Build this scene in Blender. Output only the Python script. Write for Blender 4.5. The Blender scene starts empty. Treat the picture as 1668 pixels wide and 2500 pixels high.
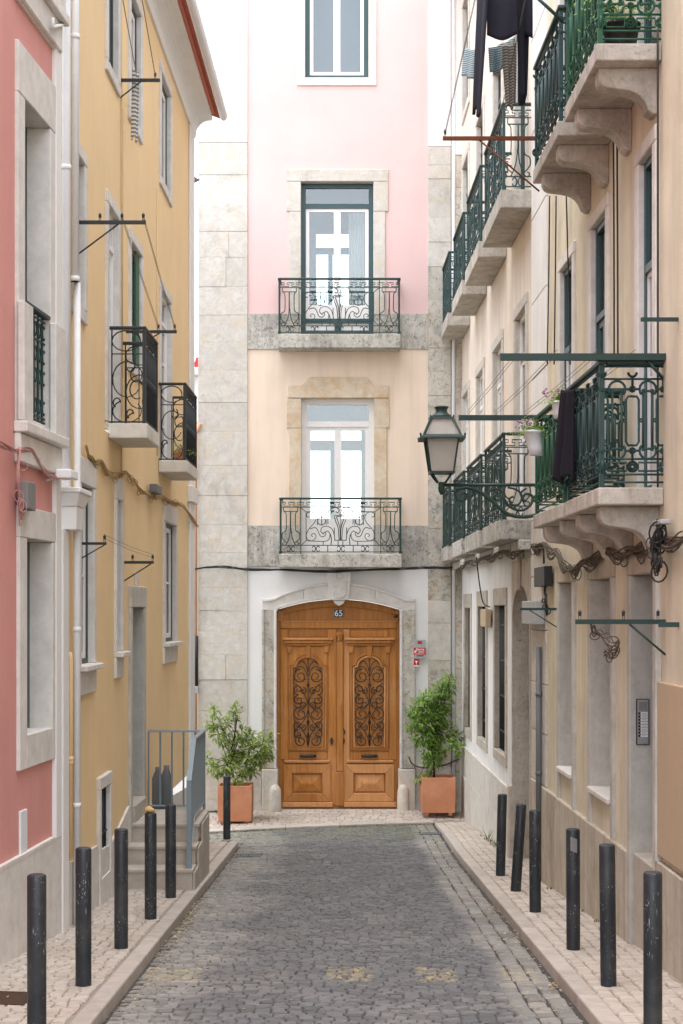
import bpy, bmesh, math, random
from mathutils import Vector, Matrix

random.seed(11)
RND = random.Random(5)
R = math.radians
SC = bpy.context.scene
COL = SC.collection

# ------------------------------------------------------------------ camera
F, CX, HZ, CZ = 3800.0, 834.0, 1488.0, 1.76      # focal length in photo pixels, principal column, horizon row, eye height
cam_d = bpy.data.cameras.new('camera')
cam = bpy.data.objects.new('camera', cam_d)
COL.objects.link(cam)
cam.location = (0, 0, CZ)
cam.rotation_euler = (R(90), 0, 0)
cam_d.sensor_fit = 'VERTICAL'
cam_d.sensor_height = 36.0
cam_d.lens = F / 2500.0 * 36.0
cam_d.shift_y = (HZ - 1250.0) / 2500.0
cam_d.clip_end = 2000
SC.camera = cam

# ------------------------------------------------------------------ sky and sun (bright overcast)
SUN_EL, SUN_ROT = R(80), R(230)
world = bpy.data.worlds.new('World')
SC.world = world
world.use_nodes = True
wn, wl = world.node_tree.nodes, world.node_tree.links
wn.clear()
w_out = wn.new('ShaderNodeOutputWorld')
w_bg = wn.new('ShaderNodeBackground')
w_sky = wn.new('ShaderNodeTexSky')
w_sky.sky_type = 'NISHITA'
w_sky.sun_disc = False
w_sky.sun_elevation = SUN_EL
w_sky.sun_rotation = SUN_ROT
w_sky.air_density = 1.0
w_sky.dust_density = 1.0
w_hsv = wn.new('ShaderNodeHueSaturation')
w_hsv.inputs['Saturation'].default_value = 0.30
wl.new(w_sky.outputs[0], w_hsv.inputs['Color'])
wl.new(w_hsv.outputs[0], w_bg.inputs['Color'])
w_bg.inputs['Strength'].default_value = 0.15
wl.new(w_bg.outputs[0], w_out.inputs[0])

sun_d = bpy.data.lights.new('sun', 'SUN')
sun_d.energy = 0.6
sun_d.angle = R(60)
sun_d.color = (1.0, 0.98, 0.95)
sun = bpy.data.objects.new('sun', sun_d)
COL.objects.link(sun)
sun.rotation_euler = (R(90) - SUN_EL, 0, R(180) - SUN_ROT)
sun.location = (0, 0, 20)

SC.view_settings.view_transform = 'Standard'
SC.view_settings.look = 'None'
SC.view_settings.gamma = 1.0
SC.view_settings.use_curve_mapping = False
SC.view_settings.exposure = 2.28
SC.render.engine = 'CYCLES'
SC.cycles.use_denoising = True
SC.cycles.max_bounces = 8
SC.cycles.transparent_max_bounces = 12
SC.cycles.sample_clamp_indirect = 6.0


# ------------------------------------------------------------------ helpers: pixels of the photo -> metres
def zpx(py, Y): return CZ + (HZ - py) * Y / F
def xpx(px, Y): return (px - CX) * Y / F
def pinkY(px): return 11818.0 / (1130.0 - px)
def yelY(px): return 8816.0 / (882.0 - px)
def beiY(px): return 8881.0 / (px - 768.0)
def whiY(px): return 8700.0 / (px - 780.0)

YE = 25.0                                          # the house that closes the street
SE = F / YE
def ex(px): return (px - CX) / SE
def ez(py): return CZ + (HZ - py) / SE

# frames: (u, n, z) -> world; n points into the street
def fr_world(a, b, c): return (a, b, c)
def fr_pink(u, n, z): return (-2.168 + 0.078 * (u - 12.08) + n, u, z)
def fr_yel(u, n, z): return (-2.32 + 0.01263 * u + n, u, z)
def fr_bei(u, n, z): return (2.337 - 0.01737 * u - n, u, z)
def fr_whi(u, n, z): return (2.2895 - 0.01421 * u - n, u, z)
def fr_end(u, n, z): return (u, YE - n, z)


# ------------------------------------------------------------------ mesh builder
class MB:
    def __init__(self, fr=fr_world):
        self.v, self.f, self.s, self.t = [], [], [], []
        self.fr = fr
        self.tone = None

    def p(self, a, b, c):
        self.v.append(Vector(self.fr(a, b, c)))
        return len(self.v) - 1

    def w(self, vec):
        self.v.append(Vector(vec))
        return len(self.v) - 1

    def face(self, idx, smooth=False):
        self.f.append(tuple(idx)); self.s.append(smooth)
        self.t.append(self.tone if self.tone is not None else 0.5)

    def box(self, a0, a1, b0, b1, c0, c1):
        i = [self.p(a, b, c) for c in (c0, c1) for b in (b0, b1) for a in (a0, a1)]
        for q in ((0, 1, 3, 2), (4, 6, 7, 5), (0, 4, 5, 1), (2, 3, 7, 6), (0, 2, 6, 4), (1, 5, 7, 3)):
            self.face([i[k] for k in q])
        return self

    def quad(self, *pts):
        self.face([self.p(*q) for q in pts])
        return self

    def _ext(self, A, B):
        n = len(A)
        self.face(A[::-1]); self.face(B)
        for k in range(n):
            self.face([A[k], A[(k + 1) % n], B[(k + 1) % n], B[k]])

    def ext_n(self, pts, b0, b1):
        self._ext([self.p(a, b0, c) for a, c in pts], [self.p(a, b1, c) for a, c in pts]); return self

    def ext_u(self, pts, a0, a1):
        self._ext([self.p(a0, b, c) for b, c in pts], [self.p(a1, b, c) for b, c in pts]); return self

    def ext_z(self, pts, c0, c1):
        self._ext([self.p(a, b, c0) for a, b in pts], [self.p(a, b, c1) for a, b in pts]); return self

    def tube(self, pts, r, sides=5, closed=False, smooth=True):
        P = [Vector(self.fr(*q)) for q in pts]
        n = len(P)
        rs = r if isinstance(r, (list, tuple)) else [r] * n
        rings = []
        up = Vector((0.13, 0.31, 0.94)).normalized()
        prev = None
        for k in range(n):
            if closed:
                d = P[(k + 1) % n] - P[k - 1]
            else:
                d = P[min(k + 1, n - 1)] - P[max(k - 1, 0)]
            if d.length < 1e-9: d = Vector((0, 0, 1))
            d.normalize()
            if prev is None:
                a = d.cross(up)
                if a.length < 0.1: a = d.cross(Vector((1, 0, 0)))
            else:
                a = prev - d * prev.dot(d)
                if a.length < 1e-4: a = d.cross(up)
            a.normalize(); prev = a
            b = d.cross(a)
            rings.append([self.w(P[k] + (a * math.cos(2 * math.pi * (j + .5) / sides) + b * math.sin(2 * math.pi * (j + .5) / sides)) * rs[k]) for j in range(sides)])
        m = n if closed else n - 1
        for k in range(m):
            A, B = rings[k], rings[(k + 1) % n]
            for j in range(sides):
                self.face([A[j], A[(j + 1) % sides], B[(j + 1) % sides], B[j]], smooth and sides > 4)
        if not closed:
            self.face(rings[0][::-1]); self.face(rings[-1])
        return self

    def lathe(self, a, b, c, prof, seg=16, sx=1.0, sy=1.0, smooth=True):
        o = Vector(self.fr(a, b, c))
        rings = []
        for r, z in prof:
            rings.append([self.w(o + Vector((r * sx * math.cos(2 * math.pi * j / seg), r * sy * math.sin(2 * math.pi * j / seg), z))) for j in range(seg)])
        for k in range(len(rings) - 1):
            for j in range(seg):
                self.face([rings[k][j], rings[k][(j + 1) % seg], rings[k + 1][(j + 1) % seg], rings[k + 1][j]], smooth)
        self.face(rings[0][::-1]); self.face(rings[-1])
        return self

    def frus(self, a, b, c0, c1, h0, h1, d0=None, d1=None):
        """square frustum, half sizes h0 at c0 and h1 at c1"""
        d0 = h0 if d0 is None else d0
        d1 = h1 if d1 is None else d1
        lo = [self.p(a + sx * h0, b + sy * d0, c0) for sx, sy in ((-1, -1), (1, -1), (1, 1), (-1, 1))]
        hi = [self.p(a + sx * h1, b + sy * d1, c1) for sx, sy in ((-1, -1), (1, -1), (1, 1), (-1, 1))]
        self._ext(lo, hi)
        return self

    def grid(self, fn, nu, nv, smooth=True):
        ids = [[self.w(fn(i / nu, j / nv)) for j in range(nv + 1)] for i in range(nu + 1)]
        for i in range(nu):
            for j in range(nv):
                self.face([ids[i][j], ids[i + 1][j], ids[i + 1][j + 1], ids[i][j + 1]], smooth)
        return self

    def wall(self, u0, u1, z0, z1, n, holes=(), thick=0.04):
        us = sorted({u0, u1, *[min(max(q, u0), u1) for h in holes for q in h[:2]]})
        zs = sorted({z0, z1, *[min(max(q, z0), z1) for h in holes for q in h[2:4]]})
        cache = {}
        def P(u, z, nn):
            k = (round(u, 5), round(z, 5), nn)
            if k not in cache: cache[k] = self.p(u, nn, z)
            return cache[k]
        def hole(i, j):
            if i < 0 or j < 0 or i >= len(us) - 1 or j >= len(zs) - 1: return True
            um, zm = (us[i] + us[i + 1]) / 2, (zs[j] + zs[j + 1]) / 2
            return any(h[0] < um < h[1] and h[2] < zm < h[3] for h in holes)
        for i in range(len(us) - 1):
            for j in range(len(zs) - 1):
                if hole(i, j): continue
                a, b, c, d = us[i], us[i + 1], zs[j], zs[j + 1]
                self.face([P(a, c, n), P(b, c, n), P(b, d, n), P(a, d, n)])
                self.face([P(a, d, n - thick), P(b, d, n - thick), P(b, c, n - thick), P(a, c, n - thick)])
                for di, dj, e in ((-1, 0, ((a, c), (a, d))), (1, 0, ((b, d), (b, c))), (0, -1, ((b, c), (a, c))), (0, 1, ((a, d), (b, d)))):
                    if hole(i + di, j + dj):
                        (p, q), (r, s) = e
                        self.face([P(p, q, n), P(r, s, n), P(r, s, n - thick), P(p, q, n - thick)])
        return self


def wpos(o):
    p = Vector((0, 0, 0))
    while o is not None:
        p += o.location; o = o.parent
    return p


def mk(name, mb, mat, parent=None, bevel=0.0, kind=None, seg=1, subsurf=0, solid=0.0):
    me = bpy.data.meshes.new(name)
    off = wpos(parent)
    me.from_pydata([v - off for v in mb.v], [], mb.f)
    me.polygons.foreach_set('use_smooth', mb.s)
    if mb.tone is not None:
        at = me.attributes.new('tone', 'FLOAT', 'FACE')
        at.data.foreach_set('value', mb.t)
    bm = bmesh.new(); bm.from_mesh(me)
    bmesh.ops.recalc_face_normals(bm, faces=bm.faces)
    bm.to_mesh(me); bm.free()
    me.materials.append(mat)
    o = bpy.data.objects.new(name, me)
    COL.objects.link(o)
    if parent is not None: o.parent = parent
    if kind: o['kind'] = kind
    if solid:
        m = o.modifiers.new('solid', 'SOLIDIFY'); m.thickness = solid; m.offset = 0
    if bevel:
        m = o.modifiers.new('bevel', 'BEVEL'); m.width = bevel; m.segments = seg; m.limit_method = 'ANGLE'; m.angle_limit = R(40)
    if subsurf:
        m = o.modifiers.new('sub', 'SUBSURF'); m.levels = subsurf; m.render_levels = subsurf
    return o


def tag(o, label, cat, group=None, kind=None):
    o['label'] = label; o['category'] = cat
    if group: o['group'] = group
    if kind: o['kind'] = kind
    return o


def thing(name, label, cat, loc=(0, 0, 0), group=None):
    o = bpy.data.objects.new(name, None)
    o.empty_display_size = 0.1
    COL.objects.link(o)
    o.location = loc
    return tag(o, label, cat, group)


def arc(cx, cy, r, a0, a1, n=10, ry=None):
    ry = r if ry is None else ry
    return [(cx + r * math.cos(R(a0 + (a1 - a0) * k / n)), cy + ry * math.sin(R(a0 + (a1 - a0) * k / n))) for k in range(n + 1)]


def spline(pts, n=5):
    """Catmull-Rom through 2-D or 3-D points"""
    P = [Vector(list(q) + [0] * (3 - len(q))) for q in pts]
    if len(P) < 3: return [tuple(q)[:len(pts[0])] for q in P]
    out = []
    for i in range(len(P) - 1):
        p0, p1, p2, p3 = P[max(i - 1, 0)], P[i], P[i + 1], P[min(i + 2, len(P) - 1)]
        for k in range(n):
            t = k / n
            out.append(0.5 * ((2 * p1) + (-p0 + p2) * t + (2 * p0 - 5 * p1 + 4 * p2 - p3) * t * t + (-p0 + 3 * p1 - 3 * p2 + p3) * t ** 3))
    out.append(P[-1])
    return [tuple(q)[:len(pts[0])] for q in out]


# ------------------------------------------------------------------ materials
def srgb(r, g, b):
    def c(x):
        x /= 255.0
        return x / 12.92 if x <= 0.04045 else ((x + 0.055) / 1.055) ** 2.4
    return (c(r), c(g), c(b), 1.0)


class NT:
    def __init__(self, name):
        self.m = bpy.data.materials.new(name)
        self.m.use_nodes = True
        self.n, self.l = self.m.node_tree.nodes, self.m.node_tree.links
        self.b = self.n['Principled BSDF']
        g = self.n.new('ShaderNodeNewGeometry')
        self.pos = g.outputs['Position']

    def mapped(self, scale, src=None):
        m = self.n.new('ShaderNodeMapping')
        m.inputs['Scale'].default_value = scale
        self.l.new(src or self.pos, m.inputs['Vector'])
        return m.outputs[0]

    def noise(self, scale, detail=6, rough=0.6, vec=None, dist=0.0):
        t = self.n.new('ShaderNodeTexNoise')
        t.inputs['Scale'].default_value = scale
        t.inputs['Detail'].default_value = detail
        t.inputs['Roughness'].default_value = rough
        t.inputs['Distortion'].default_value = dist
        self.l.new(vec or self.pos, t.inputs['Vector'])
        return t.outputs['Fac']

    def voro(self, scale, vec=None, feature='F1', out='Distance'):
        t = self.n.new('ShaderNodeTexVoronoi')
        t.feature = feature
        t.inputs['Scale'].default_value = scale
        self.l.new(vec or self.pos, t.inputs['Vector'])
        return t.outputs[out]

    def ramp(self, fac, lo, hi, a=0.0, b=1.0):
        m = self.n.new('ShaderNodeMapRange')
        m.inputs['From Min'].default_value = lo; m.inputs['From Max'].default_value = hi
        m.inputs['To Min'].default_value = a; m.inputs['To Max'].default_value = b
        self.l.new(fac, m.inputs['Value'])
        return m.outputs[0]

    def math(self, op, a, b):
        m = self.n.new('ShaderNodeMath'); m.operation = op
        for k, q in enumerate((a, b)):
            if isinstance(q, (int, float)): m.inputs[k].default_value = q
            else: self.l.new(q, m.inputs[k])
        return m.outputs[0]

    def mix(self, fac, a, b, mode='MIX'):
        m = self.n.new('ShaderNodeMix'); m.data_type = 'RGBA'; m.blend_type = mode
        for k, q in (('Factor', fac), (6, a), (7, b)):
            i = m.inputs[k] if isinstance(k, int) else m.inputs[0]
            if isinstance(q, (int, float)): i.default_value = q
            elif isinstance(q, tuple): i.default_value = q
            else: self.l.new(q, i)
        return m.outputs[2]

    def attr(self, name):
        a = self.n.new('ShaderNodeAttribute'); a.attribute_name = name
        return a.outputs['Fac']

    def rnd(self):
        return self.n.new('ShaderNodeObjectInfo').outputs['Random']

    def sep(self):
        s = self.n.new('ShaderNodeSeparateXYZ'); self.l.new(self.pos, s.inputs[0])
        return s.outputs

    def bump(self, h, strength, dist=0.01):
        b = self.n.new('ShaderNodeBump')
        b.inputs['Strength'].default_value = strength; b.inputs['Distance'].default_value = dist
        self.l.new(h, b.inputs['Height'])
        self.l.new(b.outputs[0], self.b.inputs['Normal'])

    def done(self, col, rough=0.8, spec=0.3, metal=0.0):
        if isinstance(col, tuple): self.b.inputs['Base Color'].default_value = col
        else: self.l.new(col, self.b.inputs['Base Color'])
        if isinstance(rough, float): self.b.inputs['Roughness'].default_value = rough
        else: self.l.new(rough, self.b.inputs['Roughness'])
        self.b.inputs['Specular IOR Level'].default_value = spec
        self.b.inputs['Metallic'].default_value = metal
        return self.m


def mul(c, k): return (c[0] * k, c[1] * k, c[2] * k, 1.0)


def plaster(name, c, var=0.12, streak=0.10, bump=0.25, stain=None, stain_amt=0.0, rough=0.9):
    t = NT(name)
    n1 = t.ramp(t.noise(1.3, 5), 0.3, 0.7)
    col = t.mix(n1, mul(c, 1 - var), mul(c, 1 + var * 0.4))
    st = t.ramp(t.noise(1.0, 5, 0.65, t.mapped((5.0, 5.0, 0.35))), 0.45, 0.75)
    col = t.mix(t.math('MULTIPLY', st, streak * 3), col, mul(c, 0.62))
    if stain:
        s = t.ramp(t.noise(2.2, 8, 0.7, t.mapped((1, 1, 0.6)), 0.4), 0.52, 0.72)
        col = t.mix(t.math('MULTIPLY', s, stain_amt), col, stain)
    fine = t.noise(55, 4, 0.7)
    col = t.mix(t.ramp(fine, 0.3, 0.7, 0.0, 0.10), col, mul(c, 0.6))
    t.bump(t.math('ADD', fine, t.math('MULTIPLY', t.noise(7, 3), 1.5)), bump, 0.006)
    return t.done(col, rough, 0.2)


def stone(name, c, dark, grime=0.3, scale=9.0, pit=0.35, warm=None, bump=0.5, rnd=0.12, streak=0.0, spots=0.0, spotc=None):
    t = NT(name)
    n = t.noise(scale, 8, 0.7, None, 0.3)
    col = t.mix(t.ramp(n, 0.35, 0.7), c, mul(c, 0.78))
    if warm:
        col = t.mix(t.ramp(t.noise(4.0, 6, 0.7), 0.5, 0.68, 0, 0.8), col, warm)
    g = t.ramp(t.noise(2.6, 8, 0.75, t.mapped((1, 1, 0.7)), 0.5), 0.62 - grime * 0.4, 0.80)
    col = t.mix(g, col, dark)
    if streak:
        s = t.ramp(t.noise(1.0, 6, 0.7, t.mapped((9, 9, 0.8))), 0.45, 0.7, 0, streak)
        col = t.mix(s, col, dark)
    p = t.ramp(t.noise(34, 6, 0.75), 0.56, 0.72, 0, pit)
    col = t.mix(p, col, mul(dark, 0.7))
    if spots:
        col = t.mix(t.ramp(t.noise(13, 8, 0.8, None, 0.8), 0.52, 0.60, 0, spots), col, spotc or mul(dark, 0.5))
    r = t.ramp(t.rnd(), 0, 1, 1 - rnd, 1 + rnd * 0.4)
    col = t.mix(1.0, col, r, 'MULTIPLY')
    h = t.math('ADD', t.noise(22, 8, 0.75), t.math('MULTIPLY', p, -0.8))
    t.bump(h, bump, 0.012)
    return t.done(col, 0.85, 0.25)


def paint(name, c, rough=0.45, wear=0.15, wearc=None, scale=30, spec=0.4, thr=0.62):
    t = NT(name)
    w = t.ramp(t.noise(scale, 6, 0.7), thr, thr + 0.08, 0, wear)
    col = t.mix(w, t.mix(t.noise(4, 4), mul(c, 0.85), mul(c, 1.1)), wearc or mul(c, 2.0))
    t.bump(t.noise(40, 3), 0.1, 0.003)
    return t.done(col, rough, spec)


def flat(name, c, rough=0.7, spec=0.3, metal=0.0):
    t = NT(name)
    col = t.mix(t.noise(8, 4), mul(c, 0.9), mul(c, 1.06))
    return t.done(col, rough, spec, metal)


def wood(name, c, c2, c3):
    t = NT(name)
    vec = t.mapped((26, 26, 1.1))
    n = t.noise(1.0, 8, 0.6, vec, 0.8)
    col = t.mix(t.ramp(n, 0.3, 0.7), c, c2)
    g = t.ramp(t.noise(1.0, 6, 0.7, t.mapped((70, 70, 2.0))), 0.55, 0.75, 0, 0.5)
    col = t.mix(g, col, c3)
    k = t.ramp(t.voro(6.0), 0.02, 0.05, 0.8, 0.0)
    col = t.mix(k, col, mul(c3, 0.5))
    f = t.ramp(t.noise(2.4, 5, 0.65, t.mapped((1, 1, .5))), 0.48, 0.70, 0, 0.5)
    col = t.mix(f, col, srgb(206, 150, 100))
    col = t.mix(1.0, col, t.ramp(t.rnd(), 0, 1, 0.88, 1.10), 'MULTIPLY')
    t.bump(n, 0.25, 0.004)
    return t.done(col, 0.5, 0.35)


def glass(name, tint=(0.9, 0.95, 0.95, 1), base=0.06):
    m = bpy.data.materials.new(name); m.use_nodes = True
    n, l = m.node_tree.nodes, m.node_tree.links
    n.clear()
    o = n.new('ShaderNodeOutputMaterial')
    mx = n.new('ShaderNodeMixShader')
    tr = n.new('ShaderNodeBsdfTransparent'); tr.inputs[0].default_value = tint
    gl = n.new('ShaderNodeBsdfGlossy'); gl.inputs['Roughness'].default_value = 0.02
    fr = n.new('ShaderNodeFresnel'); fr.inputs[0].default_value = 1.5
    mr = n.new('ShaderNodeMapRange')
    mr.inputs['To Min'].default_value = base; mr.inputs['To Max'].default_value = 1.0
    l.new(fr.outputs[0], mr.inputs['Value'])
    l.new(mr.outputs[0], mx.inputs[0]); l.new(tr.outputs[0], mx.inputs[1]); l.new(gl.outputs[0], mx.inputs[2])
    l.new(mx.outputs[0], o.inputs[0])
    return m


M = {}
M['pink'] = plaster('pink_plaster', srgb(217, 155, 147), 0.08, 0.06)
M['yellow'] = plaster('yellow_plaster', srgb(241, 211, 164), 0.06, 0.035)
M['beige'] = plaster('beige_plaster', srgb(224, 213, 189), 0.16, 0.2, stain=srgb(172, 158, 130), stain_amt=0.45)
M['peach'] = plaster('peach_plaster', srgb(236, 216, 195), 0.07, 0.12)
M['pale_pink'] = plaster('pale_pink_plaster', srgb(228, 195, 190), 0.05, 0.02)
M['peach_side'] = plaster('peach_side_plaster', srgb(234, 220, 204), 0.12, 0.2, stain=srgb(216, 190, 164), stain_amt=0.5)
M['white'] = plaster('white_plaster', srgb(233, 231, 228), 0.05, 0.05)
M['white_old'] = plaster('weathered_white_plaster', srgb(232, 229, 224), 0.08, 0.10, stain=srgb(190, 180, 168), stain_amt=0.35)
M['lime'] = stone('pale_limestone', srgb(216, 210, 200), srgb(160, 152, 140), 0.22, 8, 0.42, warm=srgb(214, 200, 178), bump=1.0, rnd=0.07)
M['lime_clean'] = stone('smooth_limestone', srgb(224, 219, 212), srgb(190, 183, 173), 0.08, 6, 0.10, bump=0.2, rnd=0.05)
M['lime_warm'] = stone('ochre_limestone', srgb(222, 206, 182), srgb(186, 152, 112), 0.35, 10, 0.3, warm=srgb(206, 168, 118), bump=0.5, rnd=0.05)
M['lime_grey'] = stone('lichen_grey_limestone', srgb(210, 205, 194), srgb(112, 108, 100), 0.45, 7, 0.5, bump=0.7, streak=0.45, spots=0.65, spotc=srgb(78, 76, 72))
M['lime_lichen'] = stone('spotted_limestone', srgb(206, 200, 188), srgb(120, 112, 100), 0.30, 9, 0.4, warm=srgb(196, 172, 140), bump=0.6, spots=0.55, spotc=srgb(96, 90, 82))
M['rough_stone'] = stone('rough_brown_limestone', srgb(204, 194, 180), srgb(146, 130, 112), 0.40, 14, 0.6, bump=1.0)
M['reveal'] = stone('grey_rendered_stone', srgb(206, 203, 194), srgb(158, 151, 140), 0.35, 6, 0.25, bump=0.3, streak=0.2)
M['beige_stone'] = stone('beige_limestone', srgb(206, 196, 180), srgb(160, 142, 118), 0.40, 6, 0.3, bump=0.4, streak=0.6)
M['slab'] = stone('balcony_limestone', srgb(212, 205, 194), srgb(134, 126, 112), 0.45, 5, 0.4, bump=0.5, streak=0.35, spots=0.25)
M['slab_clean'] = stone('cream_balcony_limestone', srgb(222, 216, 206), srgb(190, 180, 166), 0.20, 6, 0.12, bump=0.25, rnd=0.04)
M['iron'] = paint('green_iron_paint', srgb(34, 58, 54), 0.5, 0.25, srgb(90, 112, 104))
M['iron_teal'] = paint('teal_iron_paint', srgb(38, 66, 64), 0.5, 0.35, srgb(110, 134, 126))
M['iron_green'] = paint('bright_green_iron_paint', srgb(34, 84, 60), 0.5, 0.3, srgb(104, 140, 116))
M['iron_black'] = paint('black_iron_paint', srgb(42, 46, 48), 0.5, 0.25, srgb(120, 122, 120))
M['door_iron'] = paint('brown_black_iron', srgb(62, 46, 34), 0.5, 0.3, srgb(110, 84, 60))
M['rust'] = paint('rusty_iron', srgb(128, 76, 50), 0.8, 0.6, srgb(90, 60, 48), 20, 0.2, 0.5)
M['bollard'] = paint('chipped_black_paint', srgb(36, 40, 44), 0.42, 1.0, srgb(170, 174, 172), 34, 0.45, 0.63)
M['rail_grey'] = paint('blue_grey_metal_paint', srgb(128, 142, 150), 0.45, 0.2, srgb(160, 172, 178))
M['frame_green'] = paint('dark_green_joinery', srgb(56, 80, 82), 0.4, 0.2)
M['frame_white'] = flat('white_joinery', srgb(236, 233, 230), 0.45, 0.4)
M['frame_dark'] = flat('dark_grey_green_joinery', srgb(58, 72, 70), 0.45, 0.4)
M['pipe_white'] = flat('white_pipe_paint', srgb(226, 227, 228), 0.5, 0.35)
M['pipe_grey'] = flat('grey_pipe', srgb(104, 106, 108), 0.5, 0.35)
M['pipe_orange'] = flat('orange_pipe_paint', srgb(214, 160, 120), 0.6, 0.3)
M['pipe_yellow'] = flat('yellow_pipe_paint', srgb(226, 196, 148), 0.6, 0.3)
M['glass'] = glass('window_glass')
M['glass_dim'] = glass('window_glass_reflective', (0.75, 0.82, 0.84, 1), 0.22)
M['interior'] = flat('dim_interior', srgb(92, 94, 92), 0.9, 0.1)
M['interior_room'] = flat('room_wall', srgb(92, 90, 84), 0.9, 0.1)
M['pane_reflection'] = flat('blue_grey_reflection', srgb(118, 130, 138), 0.9, 0.1)  # backing of the top window; the pane's blue-grey reflection is put into this colour
M['curtain_or_dim_room'] = flat('white_curtain', srgb(226, 222, 214), 0.9, 0.1)
M['wood'] = wood('honey_oak', srgb(156, 98, 40), srgb(190, 126, 58), srgb(82, 46, 20))
M['wood_pale'] = wood('pale_weathered_oak', srgb(184, 126, 72), srgb(204, 150, 98), srgb(128, 80, 44))
M['plywood'] = flat('tan_board', srgb(190, 168, 140), 0.7, 0.2)
M['black'] = flat('black_plastic', srgb(34, 35, 37), 0.5, 0.4)
M['cable'] = flat('black_cable', srgb(52, 52, 52), 0.6, 0.3)
M['cable_tan'] = flat('dusty_tan_cable', srgb(176, 148, 104), 0.8, 0.2)
M['cable_pink'] = flat('pink_painted_cable', srgb(192, 146, 140), 0.8, 0.2)
M['cable_brown'] = flat('brown_cable', srgb(96, 86, 74), 0.8, 0.2)
M['wire'] = flat('thin_grey_wire', srgb(120, 116, 108), 0.6, 0.3)
M['box_grey'] = flat('grey_plastic', srgb(168, 170, 168), 0.6, 0.3)
M['box_dull'] = flat('dull_grey_box', srgb(128, 126, 124), 0.7, 0.3)
M['alu'] = flat('brushed_aluminium', srgb(158, 158, 162), 0.4, 0.5, 0.4)
M['label_white'] = flat('white_print', srgb(232, 232, 230), 0.6, 0.3)
M['red'] = flat('red_print', srgb(186, 44, 52), 0.5, 0.3)
M['tile'] = flat('red_roof_tile', srgb(188, 108, 84), 0.8, 0.2)
M['soil'] = flat('dark_soil', srgb(78, 62, 50), 0.95, 0.1)
M['bark'] = flat('bark', srgb(74, 62, 52), 0.9, 0.1)
M['cloth_black'] = flat('black_cloth', srgb(36, 34, 40), 0.9, 0.15)
M['cloth_navy'] = flat('charcoal_cloth', srgb(46, 46, 56), 0.9, 0.15)
M['pot_white'] = flat('white_plastic_pot', srgb(226, 226, 226), 0.5, 0.35)
M['tan_lump'] = flat('tan_crust', srgb(206, 168, 112), 0.9, 0.2)
M['fern'] = flat('fern_green', srgb(140, 168, 84), 0.7, 0.2)
M['purple'] = flat('purple_flower', srgb(170, 130, 160), 0.7, 0.2)
M['pinkfl'] = flat('pink_flower', srgb(220, 130, 150), 0.7, 0.2)
M['feather'] = flat('grey_feather', srgb(120, 112, 116), 0.9, 0.1)


def terracotta():
    t = NT('terracotta')
    col = t.mix(t.ramp(t.noise(3.0, 6, 0.6), 0.3, 0.7), srgb(190, 124, 90), srgb(208, 148, 114))
    col = t.mix(t.ramp(t.noise(1.6, 4), 0.55, 0.75, 0, 0.5), col, srgb(222, 178, 146))
    t.bump(t.noise(30, 5), 0.15, 0.004)
    return t.done(col, 0.8, 0.2)
M['terracotta'] = terracotta()


def stripe_mat(name, a, b, scale):
    t = NT(name)
    z = t.sep()[2]
    s = t.math('SINE', t.math('MULTIPLY', z, scale), 0.0)
    col = t.mix(t.ramp(s, -0.1, 0.1), a, b)
    return t.done(col, 0.9, 0.1)
M['cloth_stripe'] = stripe_mat('striped_cloth', srgb(206, 200, 192), srgb(120, 118, 116), 160.0)
M['cloth_blue'] = stripe_mat('blue_striped_cloth', srgb(176, 190, 194), srgb(104, 122, 128), 330.0)
M['cloth_brown'] = stripe_mat('brown_striped_cloth', srgb(172, 164, 154), srgb(110, 100, 92), 260.0)


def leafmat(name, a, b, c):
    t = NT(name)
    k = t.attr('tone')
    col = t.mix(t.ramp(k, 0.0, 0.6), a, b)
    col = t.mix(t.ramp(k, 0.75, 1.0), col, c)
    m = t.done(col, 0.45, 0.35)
    tr = t.n.new('ShaderNodeBsdfTranslucent')
    t.l.new(col, tr.inputs[0])
    mx = t.n.new('ShaderNodeMixShader'); mx.inputs[0].default_value = 0.45
    o = t.n['Material Output']
    t.l.new(t.b.outputs[0], mx.inputs[1]); t.l.new(tr.outputs[0], mx.inputs[2])
    t.l.new(mx.outputs[0], o.inputs[0])
    return m
M['leaf'] = leafmat('citrus_leaf', (0.17, 0.25, 0.06, 1), (0.34, 0.43, 0.11, 1), (0.55, 0.62, 0.22, 1))
M['leaf_light'] = leafmat('young_citrus_leaf', (0.16, 0.30, 0.06, 1), (0.32, 0.49, 0.10, 1), (0.52, 0.66, 0.18, 1))
M['grass'] = leafmat('weed_green', (0.05, 0.09, 0.02, 1), (0.10, 0.16, 0.03, 1), (0.20, 0.24, 0.07, 1))
M['litter'] = leafmat('dry_leaf', (0.30, 0.20, 0.11, 1), (0.48, 0.38, 0.24, 1), (0.72, 0.66, 0.54, 1))


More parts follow.
